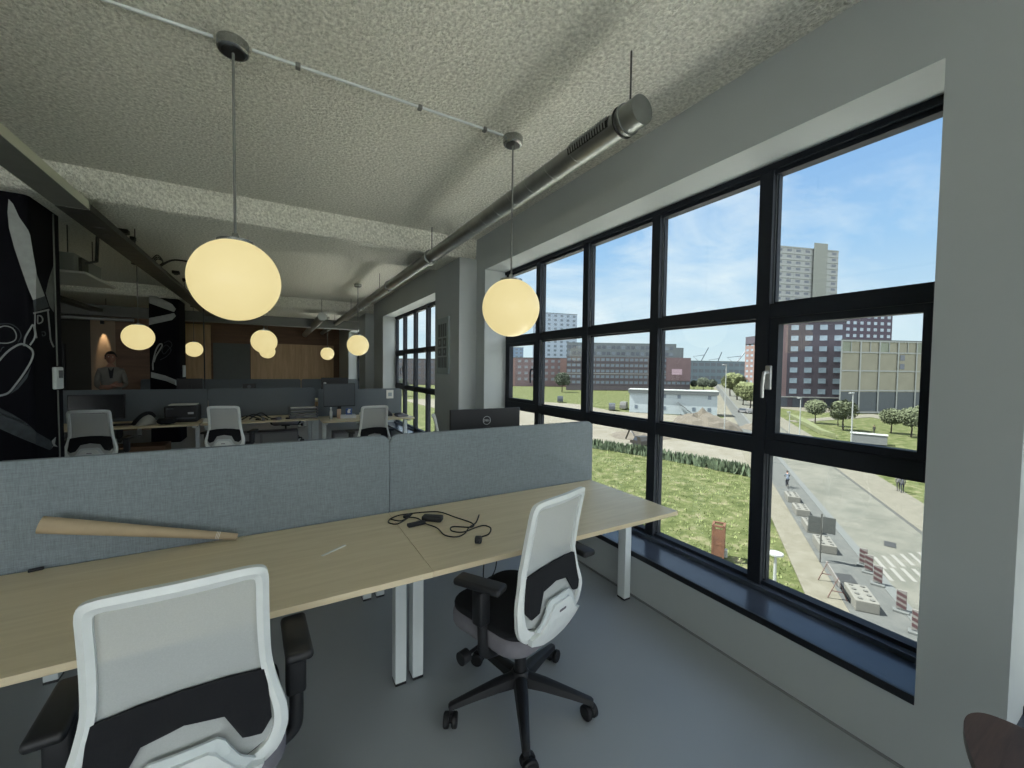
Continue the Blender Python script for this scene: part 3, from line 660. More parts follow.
def chair_proto():
    t = empty('office_chair', (0, 0, 0), cat='chair')
    # backrest frame
    o_, i_ = ring_pts(full(OUT), 3), ring_pts(full(INN), 3); n = len(o_)
    m = MB(); T_ = .026
    def P3(p, off): return Vector((p[0], backy(p[0], p[1])+off, p[1]))
    mid = [((a[0]+b[0])/2, (a[1]+b[1])/2) for a, b in zip(o_, i_)]
    vs = [P3(p, -T_*.35) for p in o_]+[P3(p, -T_*.62) for p in mid]+[P3(p, -T_*.35) for p in i_]+[P3(p, T_*.35) for p in i_]+[P3(p, T_*.5) for p in mid]+[P3(p, T_*.35) for p in o_]
    m.add(vs, [(r_*n+k, r_*n+(k+1) % n, ((r_+1) % 6)*n+(k+1) % n, ((r_+1) % 6)*n+k) for r_ in range(6) for k in range(n)])
    bf = m.build('backrest_frame', M_WHITE, t, True)
    # mesh
    m = MB(); rows = 16; cols = 10; zz = [.50+(1.024-.50)*i/rows for i in range(rows+1)]
    def hw(z):
        h = INN
        for (x0, z0), (x1, z1) in zip(h[:-1], h[1:]):
            if z1 <= z <= z0 and z0 != z1: return x0+(x1-x0)*(z0-z)/(z0-z1)
        return .1
    for z in zz:
        w_ = hw(z)+.008
        for j in range(cols+1):
            x = -w_+2*w_*j/cols; m.v.append((x, backy(x, z)+.004, z))
    for i in range(rows):
        for j in range(cols): m.f.append([i*(cols+1)+j, i*(cols+1)+j+1, (i+1)*(cols+1)+j+1, (i+1)*(cols+1)+j]); m.mi.append(0)
    m.build('backrest_mesh', M_MESH, t, True)
    # lumbar band (black), notched
    def sheet(poly, y_off, th, nm, mm, par, smooth=False):
        bm = bmesh.new(); vs = [bm.verts.new((x, 0, z)) for x, z in poly]; bm.faces.new(vs)
        bmesh.ops.triangulate(bm, faces=bm.faces[:])
        bmesh.ops.subdivide_edges(bm, edges=bm.edges[:], cuts=2, use_grid_fill=True)
        bmesh.ops.triangulate(bm, faces=bm.faces[:])
        bm.verts.index_update(); mb = MB(); vv = [Vector((v.co.x, backy(v.co.x, v.co.z)+y_off, v.co.z)) for v in bm.verts]
        fs = [[v.index for v in f.verts] for f in bm.faces]; be = [[v.index for v in ed.verts] for ed in bm.edges if len(ed.link_faces) == 1]; k = len(vv)
        mb.add(vv+[v+Vector((0, th, 0)) for v in vv], fs+[[q+k for q in f][::-1] for f in fs]+[[a, b, b+k, a+k] for a, b in be]); bm.free()
        return mb.build(nm, mm, par)
    sheet([(-.182, .735), (-.09, .752), (0, .757), (.09, .752), (.182, .735), (.188, .68), (.195, .60), (.17, .57), (.125, .585), (.085, .655), (.0, .672), (-.085, .655), (-.125, .585), (-.17, .57), (-.195, .60), (-.188, .68)], -.012, .010, 'lumbar_support', M_BLACKF, t)
    br = sheet([(-.175, .49), (-.13, .505), (-.105, .53), (-.068, .585), (-.05, .597), (.05, .597), (.068, .585), (.105, .53), (.13, .505), (.175, .49), (.16, .45), (.08, .418), (0, .408), (-.08, .418), (-.16, .45)], -.034, .022, 'back_bracket', M_WHITE, t)
    sheet([(-.155, .515), (-.12, .545), (-.088, .605), (-.07, .618), (.07, .618), (.088, .605), (.12, .545), (.155, .515), (.12, .50), (0, .49), (-.12, .50)], -.024, .008, 'inner_bracket', M_MESH if False else M_WHITEM, t)
    sheet([(-.022, .556), (.022, .556), (.022, .565), (-.022, .565)], -.0355, .003, 'slot', M_SEATG, br)
    # seat
    def pad(x0, x1, y0, y1, z0, z1, r, crown=.0):
        bm = bmesh.new(); bmesh.ops.create_cube(bm, size=1)
        for v in bm.verts: v.co = Vector(((x0+x1)/2+v.co.x*(x1-x0), (y0+y1)/2+v.co.y*(y1-y0), (z0+z1)/2+v.co.z*(z1-z0)))
        bmesh.ops.bevel(bm, geom=[e_ for e_ in bm.edges if abs(e_.verts[0].co.z-e_.verts[1].co.z) > .01], offset=.11, segments=6, profile=.5, affect='EDGES')
        bmesh.ops.bevel(bm, geom=[e_ for e_ in bm.edges if abs(e_.verts[0].co.z-e_.verts[1].co.z) < 1e-5], offset=r, segments=4, profile=.5, affect='EDGES')
        bm.verts.index_update(); mb = MB(); mb.add([v.co.copy() for v in bm.verts], [[v.index for v in f.verts] for f in bm.faces]); bm.free(); return mb
    pad(-.232, .232, -.19, .282, .468, .50, .014).build('seat', M_BLACKF, t, True)
    pad(-.238, .238, -.185, .285, .385, .476, .035).build('seat_shell', M_SEATG, t, True)
    m = MB(); m.rbox(-.08, .08, -.13, .09, .345, .39, .012); m.tube([(0, -.05, .37), (0, -.10, .375), (0, -.14, .40), (0, -.15, .44)], [.028, .026, .022, .018], 10); m.build('tilt_mechanism', M_BLACK, t, True)
    m = MB(); m.tube([(-.08, .06, .37), (-.29, .06, .36)], .008, 8); m.cyl((-.285, .06, .36), (-.325, .06, .36), .028, 16); m.build('adjustment_knob', M_BLACK, t, True)
    # armrests
    for s in (-1, 1):
        m = MB(); m.tube(catmull([(s*.10, -.02, .375), (s*.2, -.02, .37), (s*.262, -.02, .40), (s*.272, -.02, .46), (s*.272, -.015, .55), (s*.272, -.012, .675)], 4), [.022]*21, 10)
        m.rbox(s*.272-.03, s*.272+.03, -.04, .02, .52, .672, .012)
        ar = m.build('armrest', M_BLACK, t, True)
        MB().rbox(-.04, .04, -.10, .15, .672, .704, .014, 4).build('arm_pad', M_BLACK, ar, True, loc=(s*.276, -.012, 0))
    # base
    m = MB(); m.cyl((0, 0, .09), (0, 0, .24), .028, 20); m.cyl((0, 0, .2), (0, 0, .36), .019, 16); m.build('gas_lift', M_BLACK, t, True)
    m = MB(); m.lathe([(.04, .095), (.046, .108), (.046, .155), (.034, .17)], 24)
    for k in range(5):
        a = R(27+72*k)-.31; c_, s_ = math.cos(a), math.sin(a)
        Mx = Matrix.Rotation(a, 4, 'Z'); secs = []
        for x, hw_, zc_, hh in ((.03, .034, .136, .027), (.12, .030, .128, .022), (.24, .022, .108, .017), (.335, .017, .090, .013), (.345, .013, .085, .010)):
            secs.append([Mx @ Vector((x, q*hw_, zc_+w_*hh)) for q, w_ in ((-1, -1), (-.8, .6), (-.35, 1), (.35, 1), (.8, .6), (1, -1))])
        vs = [v for s2 in secs for v in s2]; n6 = 6; fs = [(i*n6+q, i*n6+(q+1) % n6, (i+1)*n6+(q+1) % n6, (i+1)*n6+q) for i in range(4) for q in range(n6)]
        m.add(vs, fs+[list(range(6))[::-1], [24+q for q in range(6)]])
    m.build('star_base', M_BLACK, t, True)
    for k in range(5):
        a = R(27+72*k)-.31; Mx = Matrix.Rotation(a, 4, 'Z') @ Matrix.Translation((.335, 0, 0)) @ Matrix.Rotation(R(35*k), 4, 'Z')
        m = MB(); 
        for q in (-1, 1):
            p0, p1 = Mx @ Vector((0.012, q*.007, .033)), Mx @ Vector((0.012, q*.031, .033))
            m.tube([p0, (p0*.8+p1*.2), (p0*.2+p1*.8), p1], [.029, .033, .033, .027], 18)
        m.cyl(Mx @ Vector((.012, -.02, .0285)), Mx @ Vector((.012, .02, .0285)), .01, 10)
        m.cyl(Mx @ Vector((0, 0, .03)), Mx @ Vector((0, 0, .085)), .009, 10)
        m.rbox(-.018, .022, -.007, .007, .028, .06, .005, 2, Mx)
        m.build('caster', M_RUB, t, True)
    return t
ch = chair_proto(); ch.location = (1.005, 1.617, 0); ch.rotation_euler.z = .31
ch['label'] = 'white-backed office chair turned sideways, pushed up to the desk near the window'; ch['group'] = 'white mesh-back office chairs'
def place_chair(x, y, rz, label):
    o = copy_tree(ch); o.location = (x, y, 0); o.rotation_euler.z = rz; o['label'] = label; return o
place_chair(-.218, 1.502, .049, 'large white mesh-back office chair in the left foreground, seen from behind')
place_chair(-1.87, 6.80, -.02, 'distant white-backed office chair next to the black painted column')
place_chair(-.54, 6.85, -.25, 'distant white-backed office chair in the middle of the far desk row')
place_chair(1.20, 6.15, .10, 'distant white-backed office chair right of centre, beside the second window')
place_chair(1.80, 4.44, -1.9, 'office chair mostly hidden behind the near divider, only a white rim visible below the plaque')
# two more seats tucked under the far desks
place_chair(.2, 9.9, 3.1, 'office chair on the far side of the far desk row, barely seen under the desk')

for a_ in ch.children:                       # its arm pads are swivelled
    for p_ in a_.children:
        if p_.name.startswith('arm_pad'):
            if p_.location.x < 0: p_.rotation_euler.z = R(15); p_.location.y -= .02; p_.location.z = .008; p_.scale.y = .9
            else: p_.location = (.312, -.10, .004); p_.rotation_euler.z = R(-12)
# ================================================================== MONITOR BEHIND THE NEAR DIVIDER
def monitor(name_label, x, y, zc, w_, h_, rz, back=True, m_face=M_SCREEN, logo=False, zdesk=.74, group=None, tilt=0):
    t = empty('monitor', (x, y, zdesk), rz, label=name_label, cat='monitor', group=group); c_ = zc-zdesk
    MB().rbox(-w_/2, w_/2, -.012, .016, c_-h_/2, c_+h_/2, .006, 3).build('housing', M_BLACK, t)
    MB().box(-w_/2+.01, w_/2-.01, -.0135, -.0115, c_-h_/2+.015, c_+h_/2-.01).build('screen', m_face, t)
    MB().box(-w_/2-.0012, -w_/2+.004, -.013, .014, c_-h_/2+.004, c_+h_/2+.001).build('bezel_edge', M_SCREENG, t)
    m = MB(); m.rbox(-.03, .03, .016, .04, .01, c_+.04, .006, 2); m.rbox(-.11, .11, -.07, .11, 0, .012, .005, 2); m.build('stand', M_BLACK if back else M_HAND, t)
    return t
mo = monitor('black monitor seen from behind above the near divider, with a round logo', 1.50, 3.0, 1.09, .63, .37, math.pi, logo=True)
lg = MB().tube([(.033*math.cos(a), .0175, .44+.033*math.sin(a)) for a in [2*math.pi*i/32 for i in range(32)]], .0018, 6, closed=True)
M_LOGO = mat('logo_grey', rgb(190, 194, 196), .6)
lg.build('logo_ring', M_LOGO, mo, True)
text_mesh('logo_letters', 'DELL', .024, M_LOGO, Matrix.Translation((0, .0185, .44)) @ Matrix.Rotation(math.pi, 4, 'Z') @ Matrix.Rotation(R(90), 4, 'X'), mo)

# plaque on the pilaster
pq = empty('wall_plaque', (1.96, 5.19, 1.9), label='tall grey lettered plaque on the pilaster between the two windows', cat='sign')
MB().rbox(-.025, 0, -.215, .215, -.375, .375, .005, 2).build('panel', mat('plaque_grey', rgb(140, 152, 154), .5, var=.04), pq)
M_PD = mat('plaque_dark', rgb(84, 92, 95), .6)
for (z0, z1, cells) in ((.12, .29, [(-.15, -.10), (-.08, -.02), (0, .05), (.07, .15)]), (-.01, .10, [(-.15, -.02), (.02, .15)]), (-.13, -.03, [(-.15, -.02), (.02, .15)]), (-.29, -.15, [(-.16, -.12), (-.10, -.06), (-.04, 0), (.02, .06), (.08, .12), (.135, .16)])):
    for a, b_ in cells:
        m = MB(); m.box(-.0275, -.0245, a, b_, z0, z1); q = m.build('letter_block', M_PD, pq)
        if b_-a > .1: MB().box(-.029, -.027, a+.05, b_-.05, z0+.03, z1-.03).build('counter', MATS['plaque_grey'], q)

# ================================================================== FAR DESK ROW
D1 = desk('desk', -2.75, -.97, 7.46, 8.28, 'far oak desk with the printer, left of the row', (-2.70, -1.03))
D2_ = desk('desk', -.95, .63, 7.46, 8.28, 'far oak desk with the stack of paper trays', (-.89, .585))
D3 = desk('desk', .65, 2.12, 7.02, 7.82, 'far oak desk with the grey monitor beside the second window', (.71, 2.06))
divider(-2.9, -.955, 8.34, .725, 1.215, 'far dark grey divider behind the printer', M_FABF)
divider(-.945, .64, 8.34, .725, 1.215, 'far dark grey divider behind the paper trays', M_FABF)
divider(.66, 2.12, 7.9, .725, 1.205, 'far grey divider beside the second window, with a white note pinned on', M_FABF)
nt_ = MB().box(1.83, 1.96, 7.87, 7.876, 1.02, 1.18).build('note', M_PAPER); tag(nt_, 'white sheet pinned on the far right divider', 'paper')
MB().box(1.86, 1.93, 7.8685, 7.87, 1.06, 1.13).build('printed_patch', mat('note_grey', rgb(150, 160, 165), .8), nt_)
# storage pedestals under the far desks
for x0, x1, lb in ((-.75, .35, 'low grey cabinet under the middle far desk'), (.85, 1.5, 'low grey drawer unit under the far window-side desk')):
    y_ = 7.95 if x0 < 0 else 7.4
    o = MB().rbox(x0, x1, y_, y_+.3, .0, .5, .01).build('storage_cabinet', M_SEATG); tag(o, lb, 'cabinet')
    for k in range(2): d_ = MB().box(x0+.02+k*(x1-x0)/2, x0+(k+1)*(x1-x0)/2-.02, y_-.008, y_, .03, .47).build('door', mat('cabinet_grey', rgb(132, 134, 136), .6), o)
bx = MB().rbox(-2.3, -1.4, 7.75, 8.15, 0, .42, .01).build('wooden_crate', M_PLYD); tag(bx, 'brown wooden crate on the floor under the left far desk', 'crate')
MB().box(-2.25, -1.45, 7.742, 7.75, .1, .3).build('front_board', M_PLY, bx)
# things on the far desks
lp = empty('monitor', (-2.2, 8.0, .74), .06, label='dark screen on the left far desk, near the black column', cat='monitor')
Mx = Matrix.Rotation(R(-8), 4, 'X')
MB().rbox(-.30, .30, -.012, .012, .07, .43, .006, 2, Mx).build('housing', M_BLACK, lp); MB().box(-.285, .285, -.0135, -.0125, .085, .415, Mx).build('screen', M_SCREEN, lp)
m = MB(); m.box(-.1, .1, -.08, .1, 0, .01); m.box(-.025, .025, 0.02, .04, .01, .2); m.build('stand', M_BLACK, lp)
kb_ = obox(-1.95, 7.75, .741, .42, .14, .02, .05); tag(kb_.build('keyboard', M_BLACK), 'black keyboard in front of the dark screen on the left far desk', 'keyboard')
hs = empty('helmet', (-1.62, 7.72, .74), label='white and black helmet on the left far desk', cat='helmet')
m = MB(); prof = [(.13*math.cos(R(a)), .15*math.sin(R(a))) for a in range(0, 86, 8)]; m.lathe([(.135, 0)]+prof, 24); m.build('shell', mat('dim_white_shell', rgb(150, 150, 142), .5), hs, True)
m = MB(); m.tube(catmull([(-.10, -.11, .02), (-.06, -.13, .08), (0, -.09, .15), (.06, 0, .165), (.1, .06, .1)], 5), .026, 8); m.build('strap_pad', M_BLACKF, hs, True)
bg_ = MB()
for q in range(5): bg_.lathe([(.01, -.02), (.05+.015*math.sin(q), .0), (.06, .03), (.035, .06+.01*math.cos(q*2)), (.01, .07)], 12, Matrix.Translation((-1.41+.03*q, 7.60+.05*math.sin(q*2), .765)) @ Matrix.Rotation(.4*math.sin(q*3), 4, 'X'))
tag(bg_.build('crumpled_bag', M_BLACKF, None, True), 'crumpled dark bag between the helmet and the printer', 'bag')
pr_ = empty('printer', (-1.22, 7.98, .74), label='black desktop printer with white paper on top', cat='printer')
MB().rbox(-.2, .2, -.17, .17, 0, .25, .02, 3).build('body', M_BLACK, pr_); MB().rbox(-.17, .17, -.19, -.17, .05, .07, .004, 2).build('tray', M_SCREENG, pr_)
MB().rbox(.08, .15, -.176, -.17, .12, .15, .003, 2).build('control_panel', M_HAND, pr_); MB().box(-.17, -.09, -.173, -.17, .2, .215).build('badge', M_SCREENG, pr_)
tag(MB().rbox(-1.38, -1.04, 7.86, 8.10, .991, 1.006, .004, 1, ).build('paper_stack', M_PAPER), 'white paper lying on top of the black printer', 'paper')
tag(obox(-.85, 7.72, .741, .19, .14, .05, .1).build('small_box', M_PAPER), 'small pale box on the desk joint beside the middle far chair', 'box')
# paper trays
ptz = empty('letter_tray', (.42, 7.75, .74), .05, label='stack of grey letter trays on the middle far desk', cat='letter trays')
for k in range(4):
    m = MB(); z = .005+k*.05; m.box(-.21, .21, -.13, .13, z, z+.006); m.box(-.21, -.205, -.13, .13, z, z+.035); m.box(.205, .21, -.13, .13, z, z+.035); m.box(-.21, .21, -.13, -.126, z, z+.018)
    for xx in (-.2, .195): m.box(xx, xx+.006, -.12, -.114, max(0, z-.02), z+.05)
    q = m.build('tray', M_SEATG, ptz); MB().box(-.19, .19, -.12, .12, z+.007, z+.02).build('papers', M_PAPER, q)
for k in range(9):
    o = obox(-.30+.07*k, 7.62+.04*math.sin(k*2.3), .741, .05+.02*(k % 3), .04, .012+.014*(k % 3), k*.8, .003).build('desk_clutter', (M_PAPER, M_BLACK, M_SEATG)[k % 3])
    tag(o, 'small loose item in the clutter left of the letter trays', 'clutter', 'small loose items on the middle far desk')
for k in range(3):
    o = MB().tube(catmull([(-.55+.1*k, 7.7, .755), (-.4+.1*k, 7.8, .80+.02*k), (-.25+.08*k, 7.72, .77), (-.2+.1*k, 7.6, .753)], 6), .01, 6).build('loose_cable', M_BLACK, None, True)
    tag(o, 'dark cable coiled in the clutter left of the letter trays', 'cable', 'cables on the middle far desk')
mg = monitor('grey-faced monitor on the far desk beside the second window', .97, 7.60, 1.12, .51, .40, 0, m_face=M_SCREENG)
cm = MB().rbox(-.25, -.21, -.02, .02, .575, .60, .008); cm.build('webcam', M_HAND, mg)
tag(obox(1.07, 7.36, .741, .24, .14, .06, 0).build('tissue_box', mat('pale_box', rgb(200, 204, 206), .7)), 'white low box on the desk below the grey monitor', 'box')
ic = MB().rbox(1.035, 1.135, 7.34, 7.38, .803, .905, .008, 2).build('photo_card', mat('blue_card', rgb(60, 92, 150), .5)); tag(ic, 'small blue and white card standing on the white box', 'card')
MB().prism([(1.065, .825), (1.11, .83), (1.10, .86), (1.115, .89), (1.08, .895), (1.06, .86)], 7.336, 7.34, 'Y').build('white_print', M_PAPER, ic)
tag(MB().rbox(.90, .96, 7.33, 7.37, .741, .90, .006, 2).build('notepad', mat('peach_pad', rgb(196, 170, 146), .8)), 'peach card standing left of the blue card', 'card')
mgc = MB().lathe([(.036, 0), (.04, .02), (.04, .09), (.036, .09)], 18); o = mgc.build('mug', M_PAPER, None, True, loc=(1.28, 7.30, .741)); tag(o, 'white mug on the far desk beside the white chair back', 'mug')
MB().tube([(.04, 0, .075), (.062, 0, .065), (.062, 0, .035), (.04, 0, .025)], .005, 6).build('handle', M_PAPER, o, True)
bt = MB().lathe([(.022, 0), (.024, .01), (.024, .12), (.012, .15), (.012, .18)], 14); o = bt.build('bottle', M_HAND, None, True, loc=(.80, 7.3, .741)); tag(o, 'slim pale bottle on the far desk left of the grey monitor', 'bottle'); MB().cyl((0, 0, .18), (0, 0, .195), .014, 12).build('cap', M_WHITE, o)
ph = empty('desk_phone', (1.72, 7.45, .74), .1, label='black desk phone on the far desk by the second window', cat='phone')
MB().prism([(-.09, 0), (.09, 0), (.09, .09), (-.09, .03)], -.09, .09, 'X').build('body', M_BLACK, ph); MB().rbox(-.085, -.045, -.09, .09, .07, .105, .008).build('handset', M_BLACK, ph); MB().box(-.02, .07, .0, .06, .075, .085).build('display', M_SCREENG, ph)
for k, (x, y) in enumerate(((1.95, 7.25), (1.97, 7.52))):
    tag(obox(x, y, .741, .2, .14, .03, .2+k).build('folder', M_BLACK if k else M_SEATG), ('grey folder on the corner of the far window-side desk', 'black folder behind the grey one on the far window-side desk')[k], 'folder')
# the row behind the far dividers
desk('desk', -.95, .63, 8.42, 9.2, 'oak desk behind the far middle divider', (-.89, .585)); desk('desk', .65, 2.1, 8.42, 9.2, 'oak desk behind the far right divider', (.71, 2.04))
desk('desk', -2.7, -.97, 8.42, 9.2, 'oak desk behind the printer divider', (-2.64, -1.03))
monitor('black monitor rising behind the grey-faced monitor', 1.05, 8.9, 1.23, .5, .32, math.pi)
tm = monitor('dark monitor behind the printer divider, left of a hanging cable', -1.28, 9.0, 1.22, .36, .30, math.pi)
o = MB().rbox(-.51, -.31, 9.0, 9.1, 1.17, 1.27, .01).build('monitor_top', M_BLACK)
o.name = 'small_speaker'; tag(o, 'small black box peeking over the far middle divider', 'speaker'); MB().cyl((-.41, 8.999, 1.22), (-.41, 8.995, 1.22), .03, 14).build('cone', M_SCREENG, o); MB().box(-.44, -.38, 9.03, 9.07, .741, 1.171).build('stand', M_BLACK, o)
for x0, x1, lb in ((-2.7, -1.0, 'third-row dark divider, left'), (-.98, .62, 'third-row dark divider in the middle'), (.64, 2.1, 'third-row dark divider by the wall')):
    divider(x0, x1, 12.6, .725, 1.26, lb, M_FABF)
    desk('desk', x0, x1, 11.75, 12.55, 'oak desk in front of the '+lb, (x0+.06, x1-.06))
# hanging power cord from the ceiling to the far desks
hc = MB().tube([(-1.0, 8.38, ZC), (-.998, 8.38, 2.2), (-.995, 8.38, 1.3), (-.99, 8.385, .78), (-.97, 8.39, .72)], .010, 6)
tag(hc.build('hanging_cable', M_BLACK, None, True), 'black power cable hanging from the ceiling to the far desk joint', 'cable')

# ================================================================== PERSON (standing, arms folded low, far left)
def person(x, y, rz, H_=1.84):
    t = empty('person', (x, y, 0), rz, label='person standing in a grey shirt with folded arms in the dark far corner', cat='person')
    k = H_/1.8
    me = bpy.data.meshes.new('body')
    V = [(0, 0, .96), (0, 0, 1.12), (0, 0, 1.30), (0, .0, 1.43), (0, .01, 1.52), (0, .0, 1.60),          # 0-5 spine, neck
         (-.145, 0, 1.44), (-.185, -.0, 1.30), (-.20, -.03, 1.17), (-.13, -.16, 1.10), (.03, -.19, 1.14),       # 6-10 left-image arm
         (.145, 0, 1.44), (.185, -.0, 1.30), (.20, -.03, 1.17), (.13, -.18, 1.13), (-.03, -.21, 1.18),     # 11-15
         (-.09, 0, .90), (-.10, -.01, .50), (-.10, .02, .10), (-.10, -.10, .05),                      # 16-19
         (.09, 0, .90), (.10, -.01, .50), (.10, .02, .10), (.10, -.10, .05)]
    E_ = [(0, 1), (1, 2), (2, 3), (3, 4), (4, 5), (3, 6), (6, 7), (7, 8), (8, 9), (9, 10), (3, 11), (11, 12), (12, 13), (13, 14), (14, 15), (0, 16), (16, 17), (17, 18), (18, 19), (0, 20), (20, 21), (21, 22), (22, 23)]
    rad = [(.15, .105), (.145, .10), (.165, .115), (.11, .09), (.055, .055), (.05, .05), (.065, .065), (.052, .052), (.045, .045), (.038, .038), (.03, .03)]
    rad += [(.065, .065), (.052, .052), (.045, .045), (.038, .038), (.03, .03)]
    rad += [(.095, .095), (.06, .06), (.042, .042), (.035, .035)]*2
    me.from_pydata([(a*k, b*k, c*k) for a, b, c in V], E_, [])
    o = bpy.data.objects.new('body', me); COL.objects.link(o)
    sk = o.modifiers.new('skin', 'SKIN'); 
    if not me.skin_vertices: me.skin_vertices.new()
    for i, (a, b) in enumerate(rad): me.skin_vertices[0].data[i].radius = (a*k, b*k)
    me.skin_vertices[0].data[0].use_root = True
    o.modifiers.new('sub', 'SUBSURF').levels = 2
    dg = bpy.context.evaluated_depsgraph_get(); m2 = bpy.data.meshes.new_from_object(o.evaluated_get(dg)); bpy.data.objects.remove(o)
    m2.materials.clear()
    for q in (M_SHIRT, M_JACKET, M_SKIN): m2.materials.append(q)
    for p in m2.polygons:
        p.use_smooth = True; c_ = p.center
        p.material_index = 1 if c_.z < .97*k else (2 if c_.z > 1.52*k or (abs(c_.x) < .07*k and c_.y < -.15*k and c_.z < 1.25*k) else 0)
    ob = bpy.data.objects.new('body', m2); COL.objects.link(ob); ob.parent = t
    # head with face
    bm = bmesh.new(); bmesh.ops.create_uvsphere(bm, u_segments=24, v_segments=18, radius=1)
    for v in bm.verts:
        x_, y_, z_ = v.co; w_ = 1-.22*max(0, -z_)
        v.co = Vector((x_*.077*w_, y_*.095, z_*.12))
        if y_ < -.6: v.co.y += .012*(abs(z_) < .9)
        if y_ < -.8 and abs(x_) < .22 and -.35 < z_ < .12: v.co.y -= .022*(1-abs(x_)/.22)   # nose
        if y_ < -.7 and .08 < z_ < .3 and .25 < abs(x_) < .6: v.co.y += .008                # eye sockets
        if y_ < -.75 and -.62 < z_ < -.45: v.co.y -= .006                                    # lips
    hm = bpy.data.meshes.new('head'); bm.to_mesh(hm); bm.free(); hm.materials.append(M_SKIN)
    for p in hm.polygons: p.use_smooth = True
    ho = bpy.data.objects.new('head', hm); COL.objects.link(ho); ho.parent = t; ho.location = (0, -.01, 1.69*k)
    for s in (-1, 1):
        MB().lathe([(.004, -.03), (.014, -.02), (.016, .012), (.006, .028)], 10, Matrix.Translation((s*.078, .0, 0))).build('ear', M_SKIN, ho, True)
        MB().lathe([(.001, -.008), (.008, -.004), (.008, .004), (.001, .008)], 10, Matrix.Translation((s*.03, -.083, .02))).build('eye', M_PAPER, ho, True)
    bm = bmesh.new(); bmesh.ops.create_uvsphere(bm, u_segments=24, v_segments=16, radius=1)
    for v in bm.verts:
        p = v.co.copy(); n_ = .006*mnoise.noise(p*6); v.co = Vector((p.x*.087, p.y*.102+.006, p.z*.115+.022))*(1+n_)
        if p.y < -.25 and p.z < .45: v.co.y = max(v.co.y, -.045); v.co.z = max(v.co.z, .062)
        if p.z < -.1: v.co.z = max(v.co.z, -.03)
    hm = bpy.data.meshes.new('hair'); bm.to_mesh(hm); bm.free(); hm.materials.append(M_HAIR)
    for p in hm.polygons: p.use_smooth = True
    hh = bpy.data.objects.new('hair', hm); COL.objects.link(hh); hh.parent = ho
    # hands with fingers resting on the forearms
    for s in (-1, 1):
        Mh = Matrix.Translation((s*.055*k, (-.205 if s > 0 else -.225)*k, (1.135 if s < 0 else 1.175)*k)) @ Matrix.Rotation(s*R(90), 4, 'Y') @ Matrix.Rotation(R(12), 4, 'X')
        m = MB(); m.rbox(-.04, .04, -.014, .014, -.045, .045, .012, 3, Mh)
        for j in range(4):
            x_ = -.03+.02*j; ln = (.062, .075, .07, .055)[j]
            m.tube([Mh @ Vector((x_, 0, .04)), Mh @ Vector((x_, -.004, .04+ln*.5)), Mh @ Vector((x_, .012, .04+ln))], [.0095, .0088, .0075], 8)
        m.tube([Mh @ Vector((-.036, 0, -.02)), Mh @ Vector((-.058, -.004, .01)), Mh @ Vector((-.062, 0, .04))], [.011, .0105, .009], 8)
        m.build('hand', M_SKIN, t, True)
    m = MB(); m.prism([(-.045, 1.515*k), (0, 1.44*k), (.045, 1.515*k), (.02, 1.30*k), (-.02, 1.30*k)], -.118*k, -.108*k, 'Y'); m.build('open_collar', M_JACKET, t)
    return t
person(-2.80, 11.0, .25)
ct = empty('counter', (-3.3, 12.0, 0), label='dark kitchen counter behind the standing person', cat='counter')
MB().box(-1.1, .35, -.3, .3, 0, .92).build('cabinet', M_BLACK, ct); MB().rbox(-1.14, .39, -.34, .34, .92, .96, .004, 1).build('worktop', M_SILL, ct)
# the small spotlight that makes a warm cone on the wall
sp = empty('wall_spotlight', (-3.47, 13.10, 2.62), label='small spotlight throwing a warm cone down the far left wall', cat='spotlight')
MB().cyl((0, 0, .04), (0, 0, -.08), .035, 16).build('housing', M_BLACK, sp, True)
struct('wall_wood', MB().box(-3.27, -2.5, 13.2, 13.3, 0, 2.75), M_PLYD); pl_ = MB().box(-3.70, -3.27, 13.2, 13.3, 0, 2.75); struct('wall_spotlit', pl_, mat('warm_wall', rgb(150, 132, 112), .9, var=.03))
ld = bpy.data.lights.new('spot_beam', 'SPOT'); ld.energy = 26; ld.color = (1, .74, .46); ld.spot_size = R(27); ld.spot_blend = .5; ld.shadow_soft_size = .02
lo = bpy.data.objects.new('spot_beam', ld); COL.objects.link(lo); lo.parent = sp; lo.location = (0, 0, -.1); lo.rotation_euler = (R(12), 0, 0)

# ================================================================== WALNUT TABLE, BOTTOM RIGHT
tb = empty('round_table', (1.30, -.25, 0), label='dark walnut round-edged table top at the bottom right corner', cat='table')
tp = catmull([(1.575, .12, 0), (1.57, .235, 0), (1.535, .278, 0), (1.46, .280, 0), (1.33, .235, 0), (1.2, .16, 0), (1.08, .02, 0), (1.02, -.2, 0), (1.05, -.5, 0), (1.2, -.72, 0), (1.4, -.76, 0), (1.55, -.65, 0), (1.575, -.3, 0)], 6, True)
MB().prism([(p.x-1.30, p.y+.25) for p in tp], .718, .74, 'Z').build('table_top', M_WALNUT, tb)
m = MB(); m.cyl((0, 0, .012), (0, 0, .718), .035, 20); m.lathe([(.24, 0), (.24, .012), (.05, .03), (.036, .05)], 36); m.build('pedestal', M_BLACK, tb, True)

